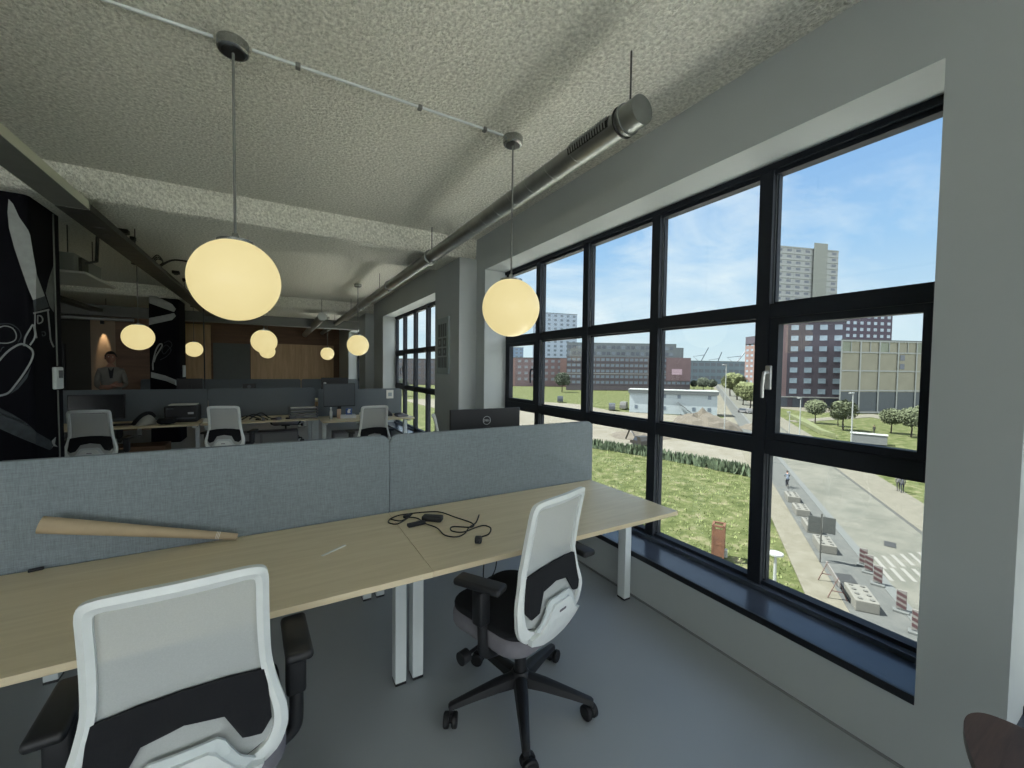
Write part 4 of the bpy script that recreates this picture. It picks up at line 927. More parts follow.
# ================================================================== OUTDOORS
M_GRASS = ground_mat('meadow_grass', rgbo(122, 140, 80), rgbo(222, 218, 170), .8, rgbo(168, 182, 116), 12, .5)
M_GRASS2 = ground_mat('lawn_grass', rgbo(142, 160, 86), rgbo(186, 196, 122), .5)
M_SAND = ground_mat('sandy_ground', rgbo(212, 206, 182), rgbo(240, 236, 218), .35, None, 9)
M_SAND2 = ground_mat('sandy_path', rgbo(206, 202, 178), rgbo(230, 226, 204), 1.2)
M_ASPH = ground_mat('grey_asphalt', rgbo(168, 174, 170), rgbo(188, 192, 186), 1.5)
M_PAVE = ground_mat('pale_paving', rgbo(182, 186, 172), rgbo(218, 218, 202), .45, None, 14)
M_PAVE2 = ground_mat('pale_footpath', rgbo(206, 204, 184), rgbo(222, 218, 198), 1.2)
M_KERB = mat('kerb_stone', rgbo(178, 186, 182), .9, var=.05)
M_GUT = mat('dark_gutter', rgbo(128, 132, 124), .9, var=.1)
dS = Vector((.825, .565, 0)); dS.normalize(); nS = Vector((dS.y, -dS.x, 0))
def ST(s, t, z=GZ): v = dS*s+nS*t; return Vector((v.x, v.y, z))
struct('meadow', MB().box(3.0, 900, -300, 900, GZ-1, GZ-.10), M_GRASS)
def strip(nm, t0, t1, z, m, s0=5, s1=420): return struct(nm, MB().add([ST(s0, t0, GZ-.09), ST(s1, t0, GZ-.09), ST(s1, t1, GZ-.09), ST(s0, t1, GZ-.09), ST(s0, t0, z), ST(s1, t0, z), ST(s1, t1, z), ST(s0, t1, z)],
        [(3, 2, 1, 0), (4, 5, 6, 7), (0, 1, 5, 4), (1, 2, 6, 5), (2, 3, 7, 6), (3, 0, 4, 7)]), m)
strip('sandy_verge', 5.0, 6.6, GZ-.02, M_SAND2); strip('cycle_path', 6.6, 9.0, GZ, M_ASPH); strip('kerb', 9.0, 9.5, GZ+.03, M_KERB)
strip('road', 9.5, 14.4, GZ, M_PAVE); strip('gutter', 14.4, 14.65, GZ+.01, M_GUT); strip('footpath', 14.65, 17.9, GZ+.02, M_PAVE2)
def poly(nm, pts, z, m): return struct(nm, MB().prism(pts, GZ-.1, z, 'Z'), m)
poly('sand_field', [(47, 26), tuple(ST(62, 5)[:2]), tuple(ST(128, 5)[:2]), (98, 62), (84, 86), (90, 110), (70, 150), (40, 150), (41, 80), (44, 48), (47, 38)], GZ-.04, M_SAND)
poly('green_strip', [(70, 68), (88, 44), (92, 47), (73, 72)], GZ-.02, M_GRASS); poly('green_strip', [(88, 100), (100, 84), (150, 120), (130, 150)], GZ-.02, M_GRASS)
poly('plaza', [(100, 55), (160, 92), (260, 160), (230, 175), (140, 130), (105, 75)], GZ-.03, M_PAVE2)
poly('park_path', [(112, 20), (120, 18), (150, 50), (108, 52), (106, 49), (138, 46)], GZ-.01, M_PAVE2)
poly('quay', [(138, 60), (190, 25), (260, 60), (200, 110), (150, 84)], GZ-.06, M_PAVE2)
# road markings
mk = MB()
for t0, s0, ks in ((9.8, 33.0, .75), (9.6, 31.3, .4)):
    for k in range(8):
        tt = t0+k*.58; sA = s0+ks*(tt-t0); q = [(sA, tt), (sA-1.75, tt), (sA-1.75, tt+.2), (sA, tt+.2)]
        if tt > 13.8: continue
        mk.add([ST(a_, b_, GZ+.001) for a_, b_ in q]+[ST(a_, b_, GZ+.006) for a_, b_ in q], [(0, 1, 2, 3), (7, 6, 5, 4), (0, 4, 5, 1), (1, 5, 6, 2), (2, 6, 7, 3), (3, 7, 4, 0)])
struct('road_marking', mk, mat('road_white', rgbo(232, 232, 220), .8))
# hedge (reed-like) between meadow and sand
hp = catmull([(46.2, 24.5, 0), (45.6, 31, 0), (44.6, 36.9, 0), (43.2, 42, 0), (41.6, 47, 0), (40.5, 54, 0), (39.5, 64, 0)], 60)
hb = MB(); hb.m = 0
for i, p in enumerate(hp):
    for q in range(6):
        a = random.uniform(0, 6.28); h = random.uniform(.5, 1.5); rr = random.uniform(0, .7)
        b0 = Vector((p.x+rr*math.cos(a), p.y+rr*math.sin(a), GZ-.05)); t_ = Vector((random.uniform(-.3, .3), random.uniform(-.3, .3), h)); s_ = Vector((math.sin(a), -math.cos(a), 0))*.11
        hb.add([b0-s_, b0+s_, b0+t_*.6+s_*1.6, b0+t_, b0+t_*.6-s_*1.6], [(0, 1, 2, 3, 4)])
tag(hb.build('reed_hedge', mat('hedge_leaf', rgbo(158, 188, 140), .9, var=.35, vscale=3)), 'ragged green hedge line between the meadow and the sand field', 'hedge', kind='stuff')
# grass tufts over the meadow
gt = MB()
for i in range(14000):
    s = random.uniform(0, 1)**1.3; x = 13+33*s; y = random.uniform(6, 60)
    p = Vector((x, y, GZ-.06))
    if p.x*nS.x+p.y*nS.y > 4.9 or x > 45 or x < 19.3: continue
    a = random.uniform(0, 6.28); h = random.uniform(.08, .26); s_ = Vector((math.cos(a), math.sin(a), 0))*.05; l_ = Vector((random.uniform(-.12, .12), random.uniform(-.12, .12), h))
    gt.add([p-s_, p+s_, p+l_], [(0, 1, 2)])
tag(gt.build('grass_tufts', mat('grass_blade', rgb(176, 190, 120, .30), .9, var=.3, vscale=.6)), 'loose tufts of green grass growing over the meadow below the window', 'grass', kind='stuff')

# sand heaps
def heap(x, y, r, h, label, seed, m=None):
    bm = bmesh.new(); bmesh.ops.create_icosphere(bm, subdivisions=4, radius=1)
    for v in bm.verts:
        d = math.hypot(v.co.x, v.co.y); n_ = mnoise.noise(Vector((v.co.x*2.2+seed, v.co.y*2.2, seed)))
        v.co = Vector((v.co.x*r*(1+.2*n_), v.co.y*r*(1+.2*n_), max(-.05, max(0., 1-d)**.8*h*(1+.55*n_+.35*mnoise.noise(Vector((v.co.x*6, v.co.y*6, seed))))) if v.co.z > -.01 else -.1))
    me = bpy.data.meshes.new('sand_heap'); bm.to_mesh(me); bm.free(); me.materials.append(m or mat('heap_sand', rgbo(176, 166, 146), .95, var=.15, vscale=.6))
    o = bpy.data.objects.new('sand_heap', me); COL.objects.link(o); o.location = (x, y, GZ-.04); tag(o, label, 'sand heap')
heap(73.5, 51, 7, 4.6, 'big grey heap of sand in front of the white cabins', 1.); heap(56, 51, 5, 1.3, 'low heap of sand beyond the hedge, left', 4.)
heap(86, 47, 3.5, 1.5, 'low heap of sand beside the big heap', 7.)

# ------------------------------------------------------------------ buildings
def facade_basis(P0, P1):
    u = Vector((P1[0]-P0[0], P1[1]-P0[1], 0)); L_ = u.length; u.normalize(); n_ = Vector((u.y, -u.x, 0))
    mid = Vector(((P0[0]+P1[0])/2, (P0[1]+P1[1])/2, 0)).normalized()     # side walls run away from the room
    return u, -mid, L_
def building(nm, P0, P1, z0, z1, depth, wall, rows, cols, wmat, label, ww=.6, wh=.6, zb=0., frame=None, skip=None, cat='building', parapet=True):
    u, n_, L_ = facade_basis(P0, P1); O = Vector((P0[0], P0[1], z0))
    root = empty(nm, O, label=label, cat=cat)
    def loc(a, d, z): return u*a - n_*d + Vector((0, 0, z))
    H_ = z1-z0
    def obx(a0, a1, d0, d1, q0, q1): return MB().add([loc(a, d, z) for z in (q0, q1) for d in (d0, d1) for a in (a0, a1)], [(0, 2, 3, 1), (4, 5, 7, 6), (0, 1, 5, 4), (2, 6, 7, 3), (0, 4, 6, 2), (1, 3, 7, 5)])
    obx(0, L_, 0, depth, 0, H_).build('walls', wall, root)
    if parapet: obx(-.2, L_+.2, -.25, depth+.2, H_, H_+.35).build('roof_edge', frame or M_KERB, root)
    cw, rh = L_/cols, (H_-zb)/rows; cnt = 0; rest = MB(); proto = None
    for r_ in range(rows):
        for c_ in range(cols):
            if skip and skip(r_, c_): continue
            a0, q0 = cw*(c_+.5), zb+rh*(r_+.5)
            if cnt < 95:
                if proto is None:
                    hw_, hh_ = cw*ww/2, rh*wh/2
                    mb = MB(); mb.add([u*a-n_*d+Vector((0, 0, z)) for z in (-hh_, hh_) for d in (-.06, .1) for a in (-hw_, hw_)], [(0, 2, 3, 1), (4, 5, 7, 6), (0, 1, 5, 4), (2, 6, 7, 3), (0, 4, 6, 2), (1, 3, 7, 5)])
                    proto = mb.build('window', wmat, root, loc=loc(a0, 0, q0))
                else:
                    o = proto.copy(); COL.objects.link(o); o.location = loc(a0, 0, q0); o.parent = root
            else:
                hw_, hh_ = cw*ww/2, rh*wh/2
                rest.add([loc(a0, 0, q0)+u*a-n_*d+Vector((0, 0, z)) for z in (-hh_, hh_) for d in (-.06, .1) for a in (-hw_, hw_)], [(0, 2, 3, 1), (4, 5, 7, 6), (0, 1, 5, 4), (2, 6, 7, 3), (0, 4, 6, 2), (1, 3, 7, 5)])
            cnt += 1
    if rest.v: tag(rest.build('window_rows', wmat, root), kind='stuff')
    return root, obx, L_, H_
mw = lambda n, c: mat(n, rgbb(*c), .3, var=.25, vscale=.35)
WG1 = mw('window_pale', (176, 200, 216)); WG2 = mw('window_grey', (120, 136, 150)); WG3 = mw('window_dark', (84, 96, 112))
BR1 = mat('red_brown_brick', rgbb(146, 124, 126), .9, var=.12, vscale=.25); BR2 = mat('dark_brick', rgbb(98, 92, 104), .9, var=.12, vscale=.2)
BR3 = mat('grey_brown_brick', rgbb(116, 110, 112), .9, var=.1, vscale=.2); CONC = mat('light_concrete', rgbb(190, 196, 192), .9, var=.04)
BEI = mat('beige_panel', rgbb(172, 170, 150), .9, var=.08, vscale=.4); WHB = mat('white_cladding', rgbb(196, 214, 232), .9, var=.03)
BLU = mat('blue_grey_cladding', rgbb(130, 150, 162), .9, var=.08, vscale=.1); BRR = mat('brick_red', rgbb(164, 136, 128), .9, var=.1, vscale=.2)
# E: dark brick block right of the near mullion
root, obx, L_, H_ = building('brick_apartment_block', (144, 79), (162.3, 61.5), GZ, 18.6, 8, BR2, 7, 6, WG1, 'dark brick apartment block with pale windows behind the park trees', .52, .46, 3.6)
obx(0, 8.5, -.15, 0, 3.6, H_).build('red_brick_bay', BR1, root)
for k in range(5): obx(1+k*4.8, 4.2+k*4.8, -.2, 0, .1, 3.2).build('arcade_opening', WG3, root)
obx(0, L_, -.35, 0, 3.25, 3.6).build('string_course', CONC, root)
# F: darker tower with white windows
building('brick_tower', (244, 99), (279.3, 85.9), GZ, 32.5, 20, mat('plum_brick', rgbb(92, 80, 98), .9, var=.05), 13, 9, WG1, 'plum brick tower with square white windows behind the beige building', .48, .46)
# G: beige panelled building
root, obx, L_, H_ = building('beige_panelled_building', (142.7, 54.9), (196, 33), GZ, 11.2, 14, BEI, 1, 11, mat('dark_opening', rgbb(78, 90, 96), .6), 'beige building clad in square panels with a pale grid and open ground floor', .78, .26, 0, skip=lambda r_, c_: True)
gm = MB(); O_ = root
for k in range(10):
    a = L_*k/9
    obx(a-.22, a+.22, -.4, 0, 0, H_).build('grid_post', CONC, root)
for k in range(9): obx(L_*(k+.5)/9-.12, L_*(k+.5)/9+.12, -.3, 0, 17.8, H_).build('grid_post', CONC, root)
for q in (0.2, 6.6, 12.4, 17.8, H_-.1): obx(0, L_, -.35, 0, q-.18, q+.18).build('grid_rail', CONC, root)
for k in range(9): obx(L_*k/9+.3, L_*(k+1)/9-.3, -.1, .1, .5, 6.2).build('ground_opening', MATS['dark_opening'], root)
for k, zq in ((4, 13.0), (4, 15.6)): obx(L_*(k-.9)/9, L_*(k-.9)/9+1.6, -.2, 0, zq, zq+1.6).build('window', WG3, root)
M_BEI2 = mat('translucent_panel', rgbb(150, 160, 140), .7, var=.15, vscale=.5)
for k in (0, 2, 4, 5, 7): obx(L_*k/9+.25, L_*(k+.5)/9-.15, -.06, 0, 18.1, H_-.4).build('glazed_panel', M_BEI2, root)
# H: pale tower
root, obx, L_, H_ = building('pale_tower', (255, 132.6), (298.7, 118.6), GZ, 76, 22, mat('pale_tower_wall', rgbb(186, 192, 190), .9, var=.04), 24, 7, mat('tower_window', rgbb(84, 98, 112), .4, var=.1, vscale=.3), 'tall pale residential tower with banded balconies rising above the dark brick block', .5, .42, skip=lambda r_, c_: r_ < 9)
for k in range(9, 25): obx(0, L_, -.5, 0, H_*k/24-.35, H_*k/24+.15).build('balcony_band', CONC, root)
obx(L_*.60, L_*.82, -1.6, 3, 30, H_+3.5).build('lift_shaft', mat('shaft_grey', rgbb(162, 168, 160), .9), root)
# D: brick building at the end of the street
root, obx, L_, H_ = building('street_end_block', (297.3, 173.2), (285, 150), GZ, 26.8, 25, BRR, 9, 5, WG1, 'red brick corner block at the end of the street, left of the near mullion', .5, .4, 3)
obx(0, L_, -1, 4, H_-5, H_+.2).build('dark_top_floor', BR2, root)
# C: distant bluish hall
root, obx, L_, H_ = building('distant_hall', (325, 250), (402, 228), GZ, 11.5, 8, BLU, 3, 12, WG3, 'distant blue grey hall at the end of the street under the cranes', .8, .5, 3)
# B: long grey block
root, obx, L_, H_ = building('long_grey_block', (147, 190), (213.7, 156.8), GZ, 9.6, 25, BR3, 5, 26, mw('window_mid', (128, 146, 160)), 'long grey brown office block behind the white cabins', .7, .45, 3, parapet=False)
obx(0, L_*.70, 1.0, 24, H_, H_+8.2).build('upper_floors', mat('grey_upper', rgbb(132, 142, 146), .9, var=.06), root)
obx(L_*.70, L_*.88, 1.0, 24, H_, H_+8.2).build('upper_floors', MATS['grey_upper'], root)
obx(L_*.88, L_*.94, 1.0, 24, H_, H_+6.0).build('stepped_floor', MATS['grey_upper'], root)
up = MB()
for k in range(22):
    for q in range(2):
        a = L_*.86*(k+.5)/22; o = obx(a-1.1, a+1.1, .9, 1.1, H_+1+q*3.6, H_+3+q*3.6).build('window', WG3 if (k+q) % 3 else WG2, root)
for k in range(5): obx(0, L_, -.25, 0, 3+3.3*k, 3.35+3.3*k).build('string_course', CONC if k == 2 else BR2, root)
obx(L_*.80, L_, -.4, 0, 6, H_).build('brick_end', BR1, root); obx(L_*.845, L_*.93, -.6, -.4, 9.6, 12.9).build('pale_sign', mat('pink_sign', rgbb(226, 196, 208), .7), root)
# A: low brick rows, left
root, obx, L_, H_ = building('brick_row', (118, 262), (181, 223), GZ, 9.6, 20, BR1, 4, 16, mw('window_mid2', (150, 158, 168)), 'red brown brick row far left through the first window panes', .5, .45, 3)
for k in range(4): obx(L_*(.1+.25*k), L_*(.18+.25*k), -.3, 0, 0, H_).build('light_brick_bay', mat('pink_brick', rgbb(176, 144, 138), .9, var=.08), root)
# white towers
building('white_tower', (193, 297), (234.5, 288.8), GZ, 51, 25, WHB, 16, 7, WG2, 'white tower block with a square window grid, seen behind the near globe lamp', .42, .5)
building('white_tower', (168, 301), (184, 297.8), GZ, 20, 18, mat('blue_cladding2', rgbb(150, 176, 206), .9), 10, 4, WG2, 'small pale blue tower far left in the first window pane', .5, .5)
building('brick_row', (60, 300), (112, 264), GZ, 8.0, 20, BR3, 4, 14, WG3, 'brown brick row seen through the second window', .5, .45, 3)
building('grey_office_block', (20, 320), (75, 330), GZ, 26, 25, BR3, 8, 12, WG2, 'grey office block seen through the second window', .5, .45, 3)
# white site cabins
root, obx, L_, H_ = building('site_cabin', (86.2, 82.5), (99.3, 64.7), GZ, -3.6, 6, mat('cabin_white', rgbb(206, 220, 224), .7, var=.02), 2, 6, WG2, 'long white two-storey site cabin block in the sand field', .22, .3, .0, skip=lambda r_, c_: (r_*3+c_) % 4 == 3, parapet=False)
obx(-.3, L_+.3, -.5, 6.2, H_-.9, H_-.1).build('roof', mat('cabin_roof', rgbb(120, 128, 128), .8), root); obx(-.35, L_+.35, -.55, 6.25, H_-.1, H_+.1).build('roof_rim', CONC, root)
stc = obx(13.2, 13.6, -1.2, -.2, 0, .2)
for k in range(10): stc.add([v for v in obx(12.5+k*.4, 12.95+k*.4, -1.4, -.3, 3.2-.32*k, 3.3-.32*k).v], [(0, 2, 3, 1), (4, 5, 7, 6), (0, 1, 5, 4), (2, 6, 7, 3), (0, 4, 6, 2), (1, 3, 7, 5)])
stc.build('outside_stair', M_GUT, root)
# vehicles and stores left of the cabins
for k, (px, py, c_, lb) in enumerate(((624, 409, (226, 226, 220), 'white van parked left of the site cabins'), (612, 410, (150, 160, 170), 'grey van parked beside the white one in the sand field'),
                                  (560, 402, (96, 116, 132), 'dark blue parked van near the brick row'), (745, 413, (230, 232, 232), 'white car driving on the street towards the window'), (640, 446, (96, 92, 84), 'small digger standing behind the hedge'))):
    p = bp(px, py, Z=GZ); 
    t = empty('digger' if k == 4 else 'car' if k == 3 else 'van', p, .6+.2*k, label=lb, cat='digger' if k == 4 else 'car' if k == 3 else 'van')
    hh = (2.2, 2.0, 2.1, 1.4, 1.6)[k]; mm = mat('paint_%d' % k, rgbo(*c_), .4)
    ln = 4.6 if k != 4 else 2.6
    MB().prism([(-ln/2, .35), (ln/2, .35), (ln/2, hh*.5), (ln/2-.7, hh*.55), (ln/2-1.3, hh), (-ln/2+.2, hh), (-ln/2, hh*.6)], -.9, .9, 'Y').build('bodywork', mm, t)
    MB().prism([(ln/2-.75, hh*.58), (ln/2-1.3, hh*.94), (-ln/2+1.0, hh*.94), (-ln/2+.8, hh*.6)], -.91, .91, 'Y').build('glazing', WG3, t)
    for sx in (-1, 1):
        for sy in (-1, 1): MB().cyl((sx*(ln/2-.9), sy*.72, .33), (sx*(ln/2-.9), sy*.93, .33), .33, 14).build('wheel', M_RUB, t)
    if k == 4: MB().tube([(1.2, 0, 1.2), (2.6, 0, 2.3), (3.6, 0, .6)], .14, 6).build('boom', mm, t)
# cranes over the hall
for k, (px, py, ax, lb) in enumerate(((700, 352, .4, 'leftmost thin crane above the distant hall'), (716, 356, .25, 'middle thin crane above the distant hall'), (735, 353, .5, 'rightmost crane, leaning over the distant hall'))):
    b0 = Vector((430-14*k, 296-22*k, GZ)); hd = b0.copy(); d = ray(px, py); tt = b0.x/d.x; top = CAM_LOC+d*tt; b0.y = top.y
    t = empty('crane', b0, label=lb, cat='crane'); hgt = top.z-GZ
    MB().tube([(0, 0, 0), (0, 0, hgt*.65)], .8, 4).build('mast', WG2, t)
    MB().tube([(0, 0, hgt*.6), (8*ax*2, -8*ax*2, hgt*1.15)], .6, 4).build('jib', WG2, t); 
    MB().tube([(0, 0, hgt*.65), (-5, 5, hgt*.85), (8*ax, -8*ax, hgt*.9)], .3, 4).build('cable_stay', WG3, t)

# ------------------------------------------------------------------ trees
def tree_proto(kind, seed, m):
    t = empty('tree', (0, 0, GZ)); rnd = random.Random(seed)
    MB().tube([(0, 0, 0), (.1, 0, 1.6), (0, .1, 3.0)], [.16, .13, .08], 8).build('trunk', mat('bark', rgbo(96, 84, 70), .95), t)
    mb = MB()
    for q in range(7):
        bm = bmesh.new(); bmesh.ops.create_icosphere(bm, subdivisions=3, radius=1); a = rnd.uniform(0, 6.28); rr = 0 if q == 0 else rnd.uniform(.7, 1.35)
        c_ = Vector((rr*math.cos(a), rr*math.sin(a), 4.0+rnd.uniform(-.9, 1.1))); s_ = 1.5 if q == 0 else rnd.uniform(.8, 1.2)
        for v in bm.verts: v.co = c_+v.co*s_*(1+.35*mnoise.noise(v.co*3.2+Vector((seed, q, 0)))+.18*mnoise.noise(v.co*9))
        bm.verts.index_update(); mb.add([v.co.copy() for v in bm.verts], [[v.index for v in f.verts] for f in bm.faces]); bm.free()
    # leaf sprays
    for q in range(1500):
        d = Vector((rnd.gauss(0, 1), rnd.gauss(0, 1), rnd.gauss(0, 1))).normalized(); p = Vector((0, 0, 4.1))+Vector((d.x*2.3, d.y*2.3, d.z*1.9))*rnd.uniform(.75, 1.08)
        a = Vector((rnd.gauss(0, 1), rnd.gauss(0, 1), rnd.gauss(0, 1))).normalized()*.16; b_ = a.orthogonal().normalized()*.14
        mb.add([p-a, p+b_, p+a, p-b_], [(0, 1, 2, 3)])
    mb.build('crown', m, t); return t
MG1 = mat('leaf_green', rgbo(176, 192, 142), .95, var=.4, vscale=2.2); MG2 = mat('leaf_light_green', rgbo(190, 204, 134), .95, var=.35, vscale=2.2); MG3 = mat('leaf_dark_green', rgbo(138, 156, 130), .95, var=.3, vscale=2.)
protos = [tree_proto('tree', 3, MG1), tree_proto('tree', 8, MG2), tree_proto('tree', 12, MG3)]
spots = [(815, 423, 399, 0, 'park tree nearest the mullion in front of the dark brick block'), (838, 426, 408, 0, 'park tree right of the first one, in front of the brick arcade'), (843, 430, 399, 0, 'fuller park tree where the brick and beige buildings meet'),
         (891, 433, 408, 0, 'park tree in front of the beige building, right of its white pillar'), (911, 437, 407, 0, 'park tree nearest the right window jamb'), (925, 432, 404, 0, 'park tree cut by the window jamb'),
         (730, 396, 374, 1, 'light green street tree, leftmost of the row along the street'), (737, 400, 375, 1, 'light green street tree, second of the row along the street'), (743, 405, 383, 1, 'light green street tree, third of the row along the street'), (750, 410, 384, 1, 'light green street tree beside the near mullion'),
         (703, 392, 377, 2, 'dark tree right of the long grey block'), (712, 391, 379, 2, 'dark bushy tree behind the white cabins'), (694, 390, 380, 2, 'dark tree at the corner of the long grey block'), (562, 392, 372, 2, 'bare-looking tree in front of the brick row'), (402, 396, 378, 2, 'tree seen through the second window')]
for i, (px, py, pt_, kd, lb) in enumerate(spots):
    b0 = bp(px, py, Z=GZ); d = ray(px, pt_); tt = math.hypot(b0.x, b0.y)/math.hypot(d.x, d.y); h = (CAM_LOC+d*tt).z-GZ
    o = copy_tree(protos[kd]); o.location = b0; s = h/6.2; o.scale = (s, s, s); o.rotation_euler.z = i*1.3
    tag(o, lb, 'tree', 'trees outside')
for p_ in protos:
    for c_ in [x for x in bpy.data.objects if x.parent == p_]: bpy.data.objects.remove(c_)
    bpy.data.objects.remove(p_)
# low park hedges
for k, (pts, lb) in enumerate((([(787, 415), (805, 421), (822, 432), (836, 438), (820, 434), (800, 423)], 'bright green clipped park bed beyond the street'),)):
    P_ = [bp(x, y, Z=GZ) for x, y in pts]; o = MB().prism([(p.x, p.y) for p in P_], GZ-.05, GZ+.7, 'Z').build('hedge', MG2); tag(o, lb, 'hedge')
# ------------------------------------------------------------------ street furniture
def stB(s, t): return ST(s, t)
# concrete blocks along the cycle path
def block(px, py, lb, ln=1.9, wd=.95):
    p = bp(px, py, Z=GZ); p = ST(p.dot(dS), 7.35); t = empty('concrete_block', p, math.atan2(dS.y, dS.x), label=lb, cat='barrier block', group='white barrier blocks along the cycle path')
    MB().rbox(-ln/2, ln/2, -wd/2, wd/2, 0, .55, .04, 2).build('body', mat('block_white', rgbo(214, 214, 200), .8, var=.05), t)
    m = MB()
    for a in range(4):
        for b_ in range(2): m.cyl((-ln/2+ln*(a+.5)/4, -wd/4+wd/2*b_, .55), (-ln/2+ln*(a+.5)/4, -wd/4+wd/2*b_, .60), .1, 12)
    m.build('studs', mat('stud_grey', rgbo(176, 178, 168), .8), t)
for a in ((792, 500, 'white studded concrete block, farthest along the cycle path'), (801, 513, 'white studded concrete block, second farthest along the cycle path'), (811, 529, 'white studded concrete block behind the two sign panels'), (823, 548, 'white studded concrete block right below the sign panels'), (860, 603, 'white studded concrete block nearest the window, beside the striped posts')):
    block(*a)
# striped posts
def striped(px, py, lb, first=[None]):
    p = bp(px, py, Z=GZ); rz = math.atan2(p.y, p.x)
    if first[0] is None:
        t = empty('traffic_panel', p, rz+math.pi/2)
        MB().rbox(-.19, .19, -.03, .03, .14, 1.08, .02, 2).build('panel', mat('panel_white', rgbo(220, 216, 208), .7), t)
        for k in range(3):
            z = .16+.28*k
            MB().add([Vector((x, y, zz)) for y in (-.034, .034) for x, zz in ((-.18, z), (.18, z+.14), (.18, z+.30), (-.18, z+.16))], [(0, 1, 2, 3), (7, 6, 5, 4), (0, 4, 5, 1), (1, 5, 6, 2), (2, 6, 7, 3), (3, 7, 4, 0)]).build('red_stripe', mat('stripe_red', rgbo(140, 92, 94), .7), t)
        m = MB(); m.rbox(-.3, .3, -.2, .2, 0, .1, .02, 2); m.cyl((0, 0, .1), (0, 0, .25), .04, 8); m.build('foot', M_KERB, t)
        first[0] = t; o = t
    else: o = copy_tree(first[0]); o.location = p; o.rotation_euler.z = rz+math.pi/2
    tag(o, lb, 'traffic post', 'striped red and white traffic panels')
for a in ((863, 566, 'striped red and white traffic panel, farthest up the street'), (868.5, 573, 'striped traffic panel, second farthest up the street'), (877.5, 585, 'striped traffic panel in the middle of the line beside the hatched road'), (901, 612, 'striped traffic panel, second nearest the window'), (917, 634, 'striped traffic panel nearest the window, cut by the jamb')): striped(*a)
# double sign panels seen from behind
p = bp(820, 562, Z=GZ); t = empty('road_sign', p, math.atan2(p.y, p.x)+math.pi/2, label='pair of grey sign panels seen from behind on one tall pole', cat='road sign')
MB().cyl((0, 0, 0), (0, 0, 3.0), .04, 10).build('pole', M_GUT, t); MB().rbox(-.68, -.06, -.02, .02, 1.85, 2.85, .02, 2).build('sign_panel', mat('sign_back', rgbo(120, 128, 124), .6), t); MB().rbox(.04, .66, -.02, .02, 1.75, 2.78, .02, 2).build('sign_panel', MATS['sign_back'], t)
# trestle barrier
p = bp(832, 590, Z=GZ); t = empty('trestle_barrier', p, math.atan2(dS.y, dS.x), label='white and red trestle barrier beside the open pit', cat='barrier')
MB().rbox(-1.3, 1.3, -.03, .03, .75, 1.05, .01, 1).build('board', mat('panel_white', None) if False else MATS['panel_white'], t)
for sx in (-1, 1):
    m = MB(); m.tube([(sx*1.0, -.4, 0), (sx*1.0, 0, 1.1), (sx*1.0, .4, 0)], .03, 6); m.tube([(sx*1.0, -.25, .4), (sx*1.0, .25, .4)], .025, 6); m.build('leg_frame', mat('rusty_pink', rgbo(176, 130, 116), .8), t)
# open pit, its dark hole painted as a flat sheet, and manhole
pit = [bp(x, y, Z=GZ+.01) for x, y in ((834, 573), (851, 575), (858, 584), (841, 582))]
tag(MB().prism([(q.x, q.y) for q in pit], GZ+.005, GZ+.03, 'Z').build('pit_sheet', mat('pit_dark', rgbo(84, 90, 90), .9)), 'dark rectangular sheet painted as the open pit in the cycle path', 'pit cover')
p = bp(846.5, 587, Z=GZ+.01); o = MB().cyl((0, 0, .005), (0, 0, .025), .45, 20).build('manhole_cover', MATS['pit_dark'], None, loc=p); tag(o, 'round dark manhole cover below the pit', 'manhole')
for q in range(2): MB().cyl((-.15+.3*q, 0, .025), (-.15+.3*q, 0, .03), .05, 8).build('lifting_hole', M_RUB, o)
p = bp(890, 544.5, Z=GZ+.01); o = MB().rbox(-.55, .55, -.3, .3, .0, .02, .005, 1).build('drain_grate', MATS['pit_dark'], None, loc=p); o.rotation_euler.z = .3; tag(o, 'dark drain grate in the middle of the paved road', 'drain')
# street lamps
def streetlamp(px, py, ptop, lb, rnd_=False):
    b0 = bp(px, py, Z=GZ); d = ray(px, ptop); tt = math.hypot(b0.x, b0.y)/math.hypot(d.x, d.y); h = (CAM_LOC+d*tt).z-GZ
    t = empty('street_lamp', b0, label=lb, cat='street lamp'); MB().tube([(0, 0, 0), (0, 0, h)], [.09, .06], 10).build('pole', CONC, t)
    if rnd_: MB().lathe([(.05, h-.1), (.36, h), (.36, h+.08), (.05, h+.16)], 24).build('lamp_head', CONC, t, True)
    else: MB().rbox(-.9, .1, -.12, .12, h-.05, h+.08, .03, 2).build('lamp_head', CONC, t)
streetlamp(724, 441, 365, 'tall pale street lamp at the near end of the street trees'); streetlamp(799, 447, 398, 'pale street lamp in front of the first park tree'); streetlamp(850, 470, 393, 'pale street lamp in front of the beige building')
streetlamp(774, 596, 554, 'short lamp with a round white head on the grass below the window', True); streetlamp(789, 435, 412, 'thin short pole beside the park bed')
# utility box
p = bp(866, 443, Z=GZ); t = empty('utility_kiosk', p, math.atan2(p.y, p.x)+math.pi/2, label='low white kiosk on the footpath beyond the road', cat='kiosk')
MB().rbox(-2.6, 2.0, -.9, .9, 0, 1.5, .04, 2).build('body', mat('kiosk_grey', rgbo(196, 204, 204), .7), t); MB().rbox(-2.7, 2.1, -1, 1, 1.5, 1.62, .03, 1).build('roof', CONC, t); MB().box(.2, 1.6, -.92, -.9, .2, 1.3).build('door', WG2, t)
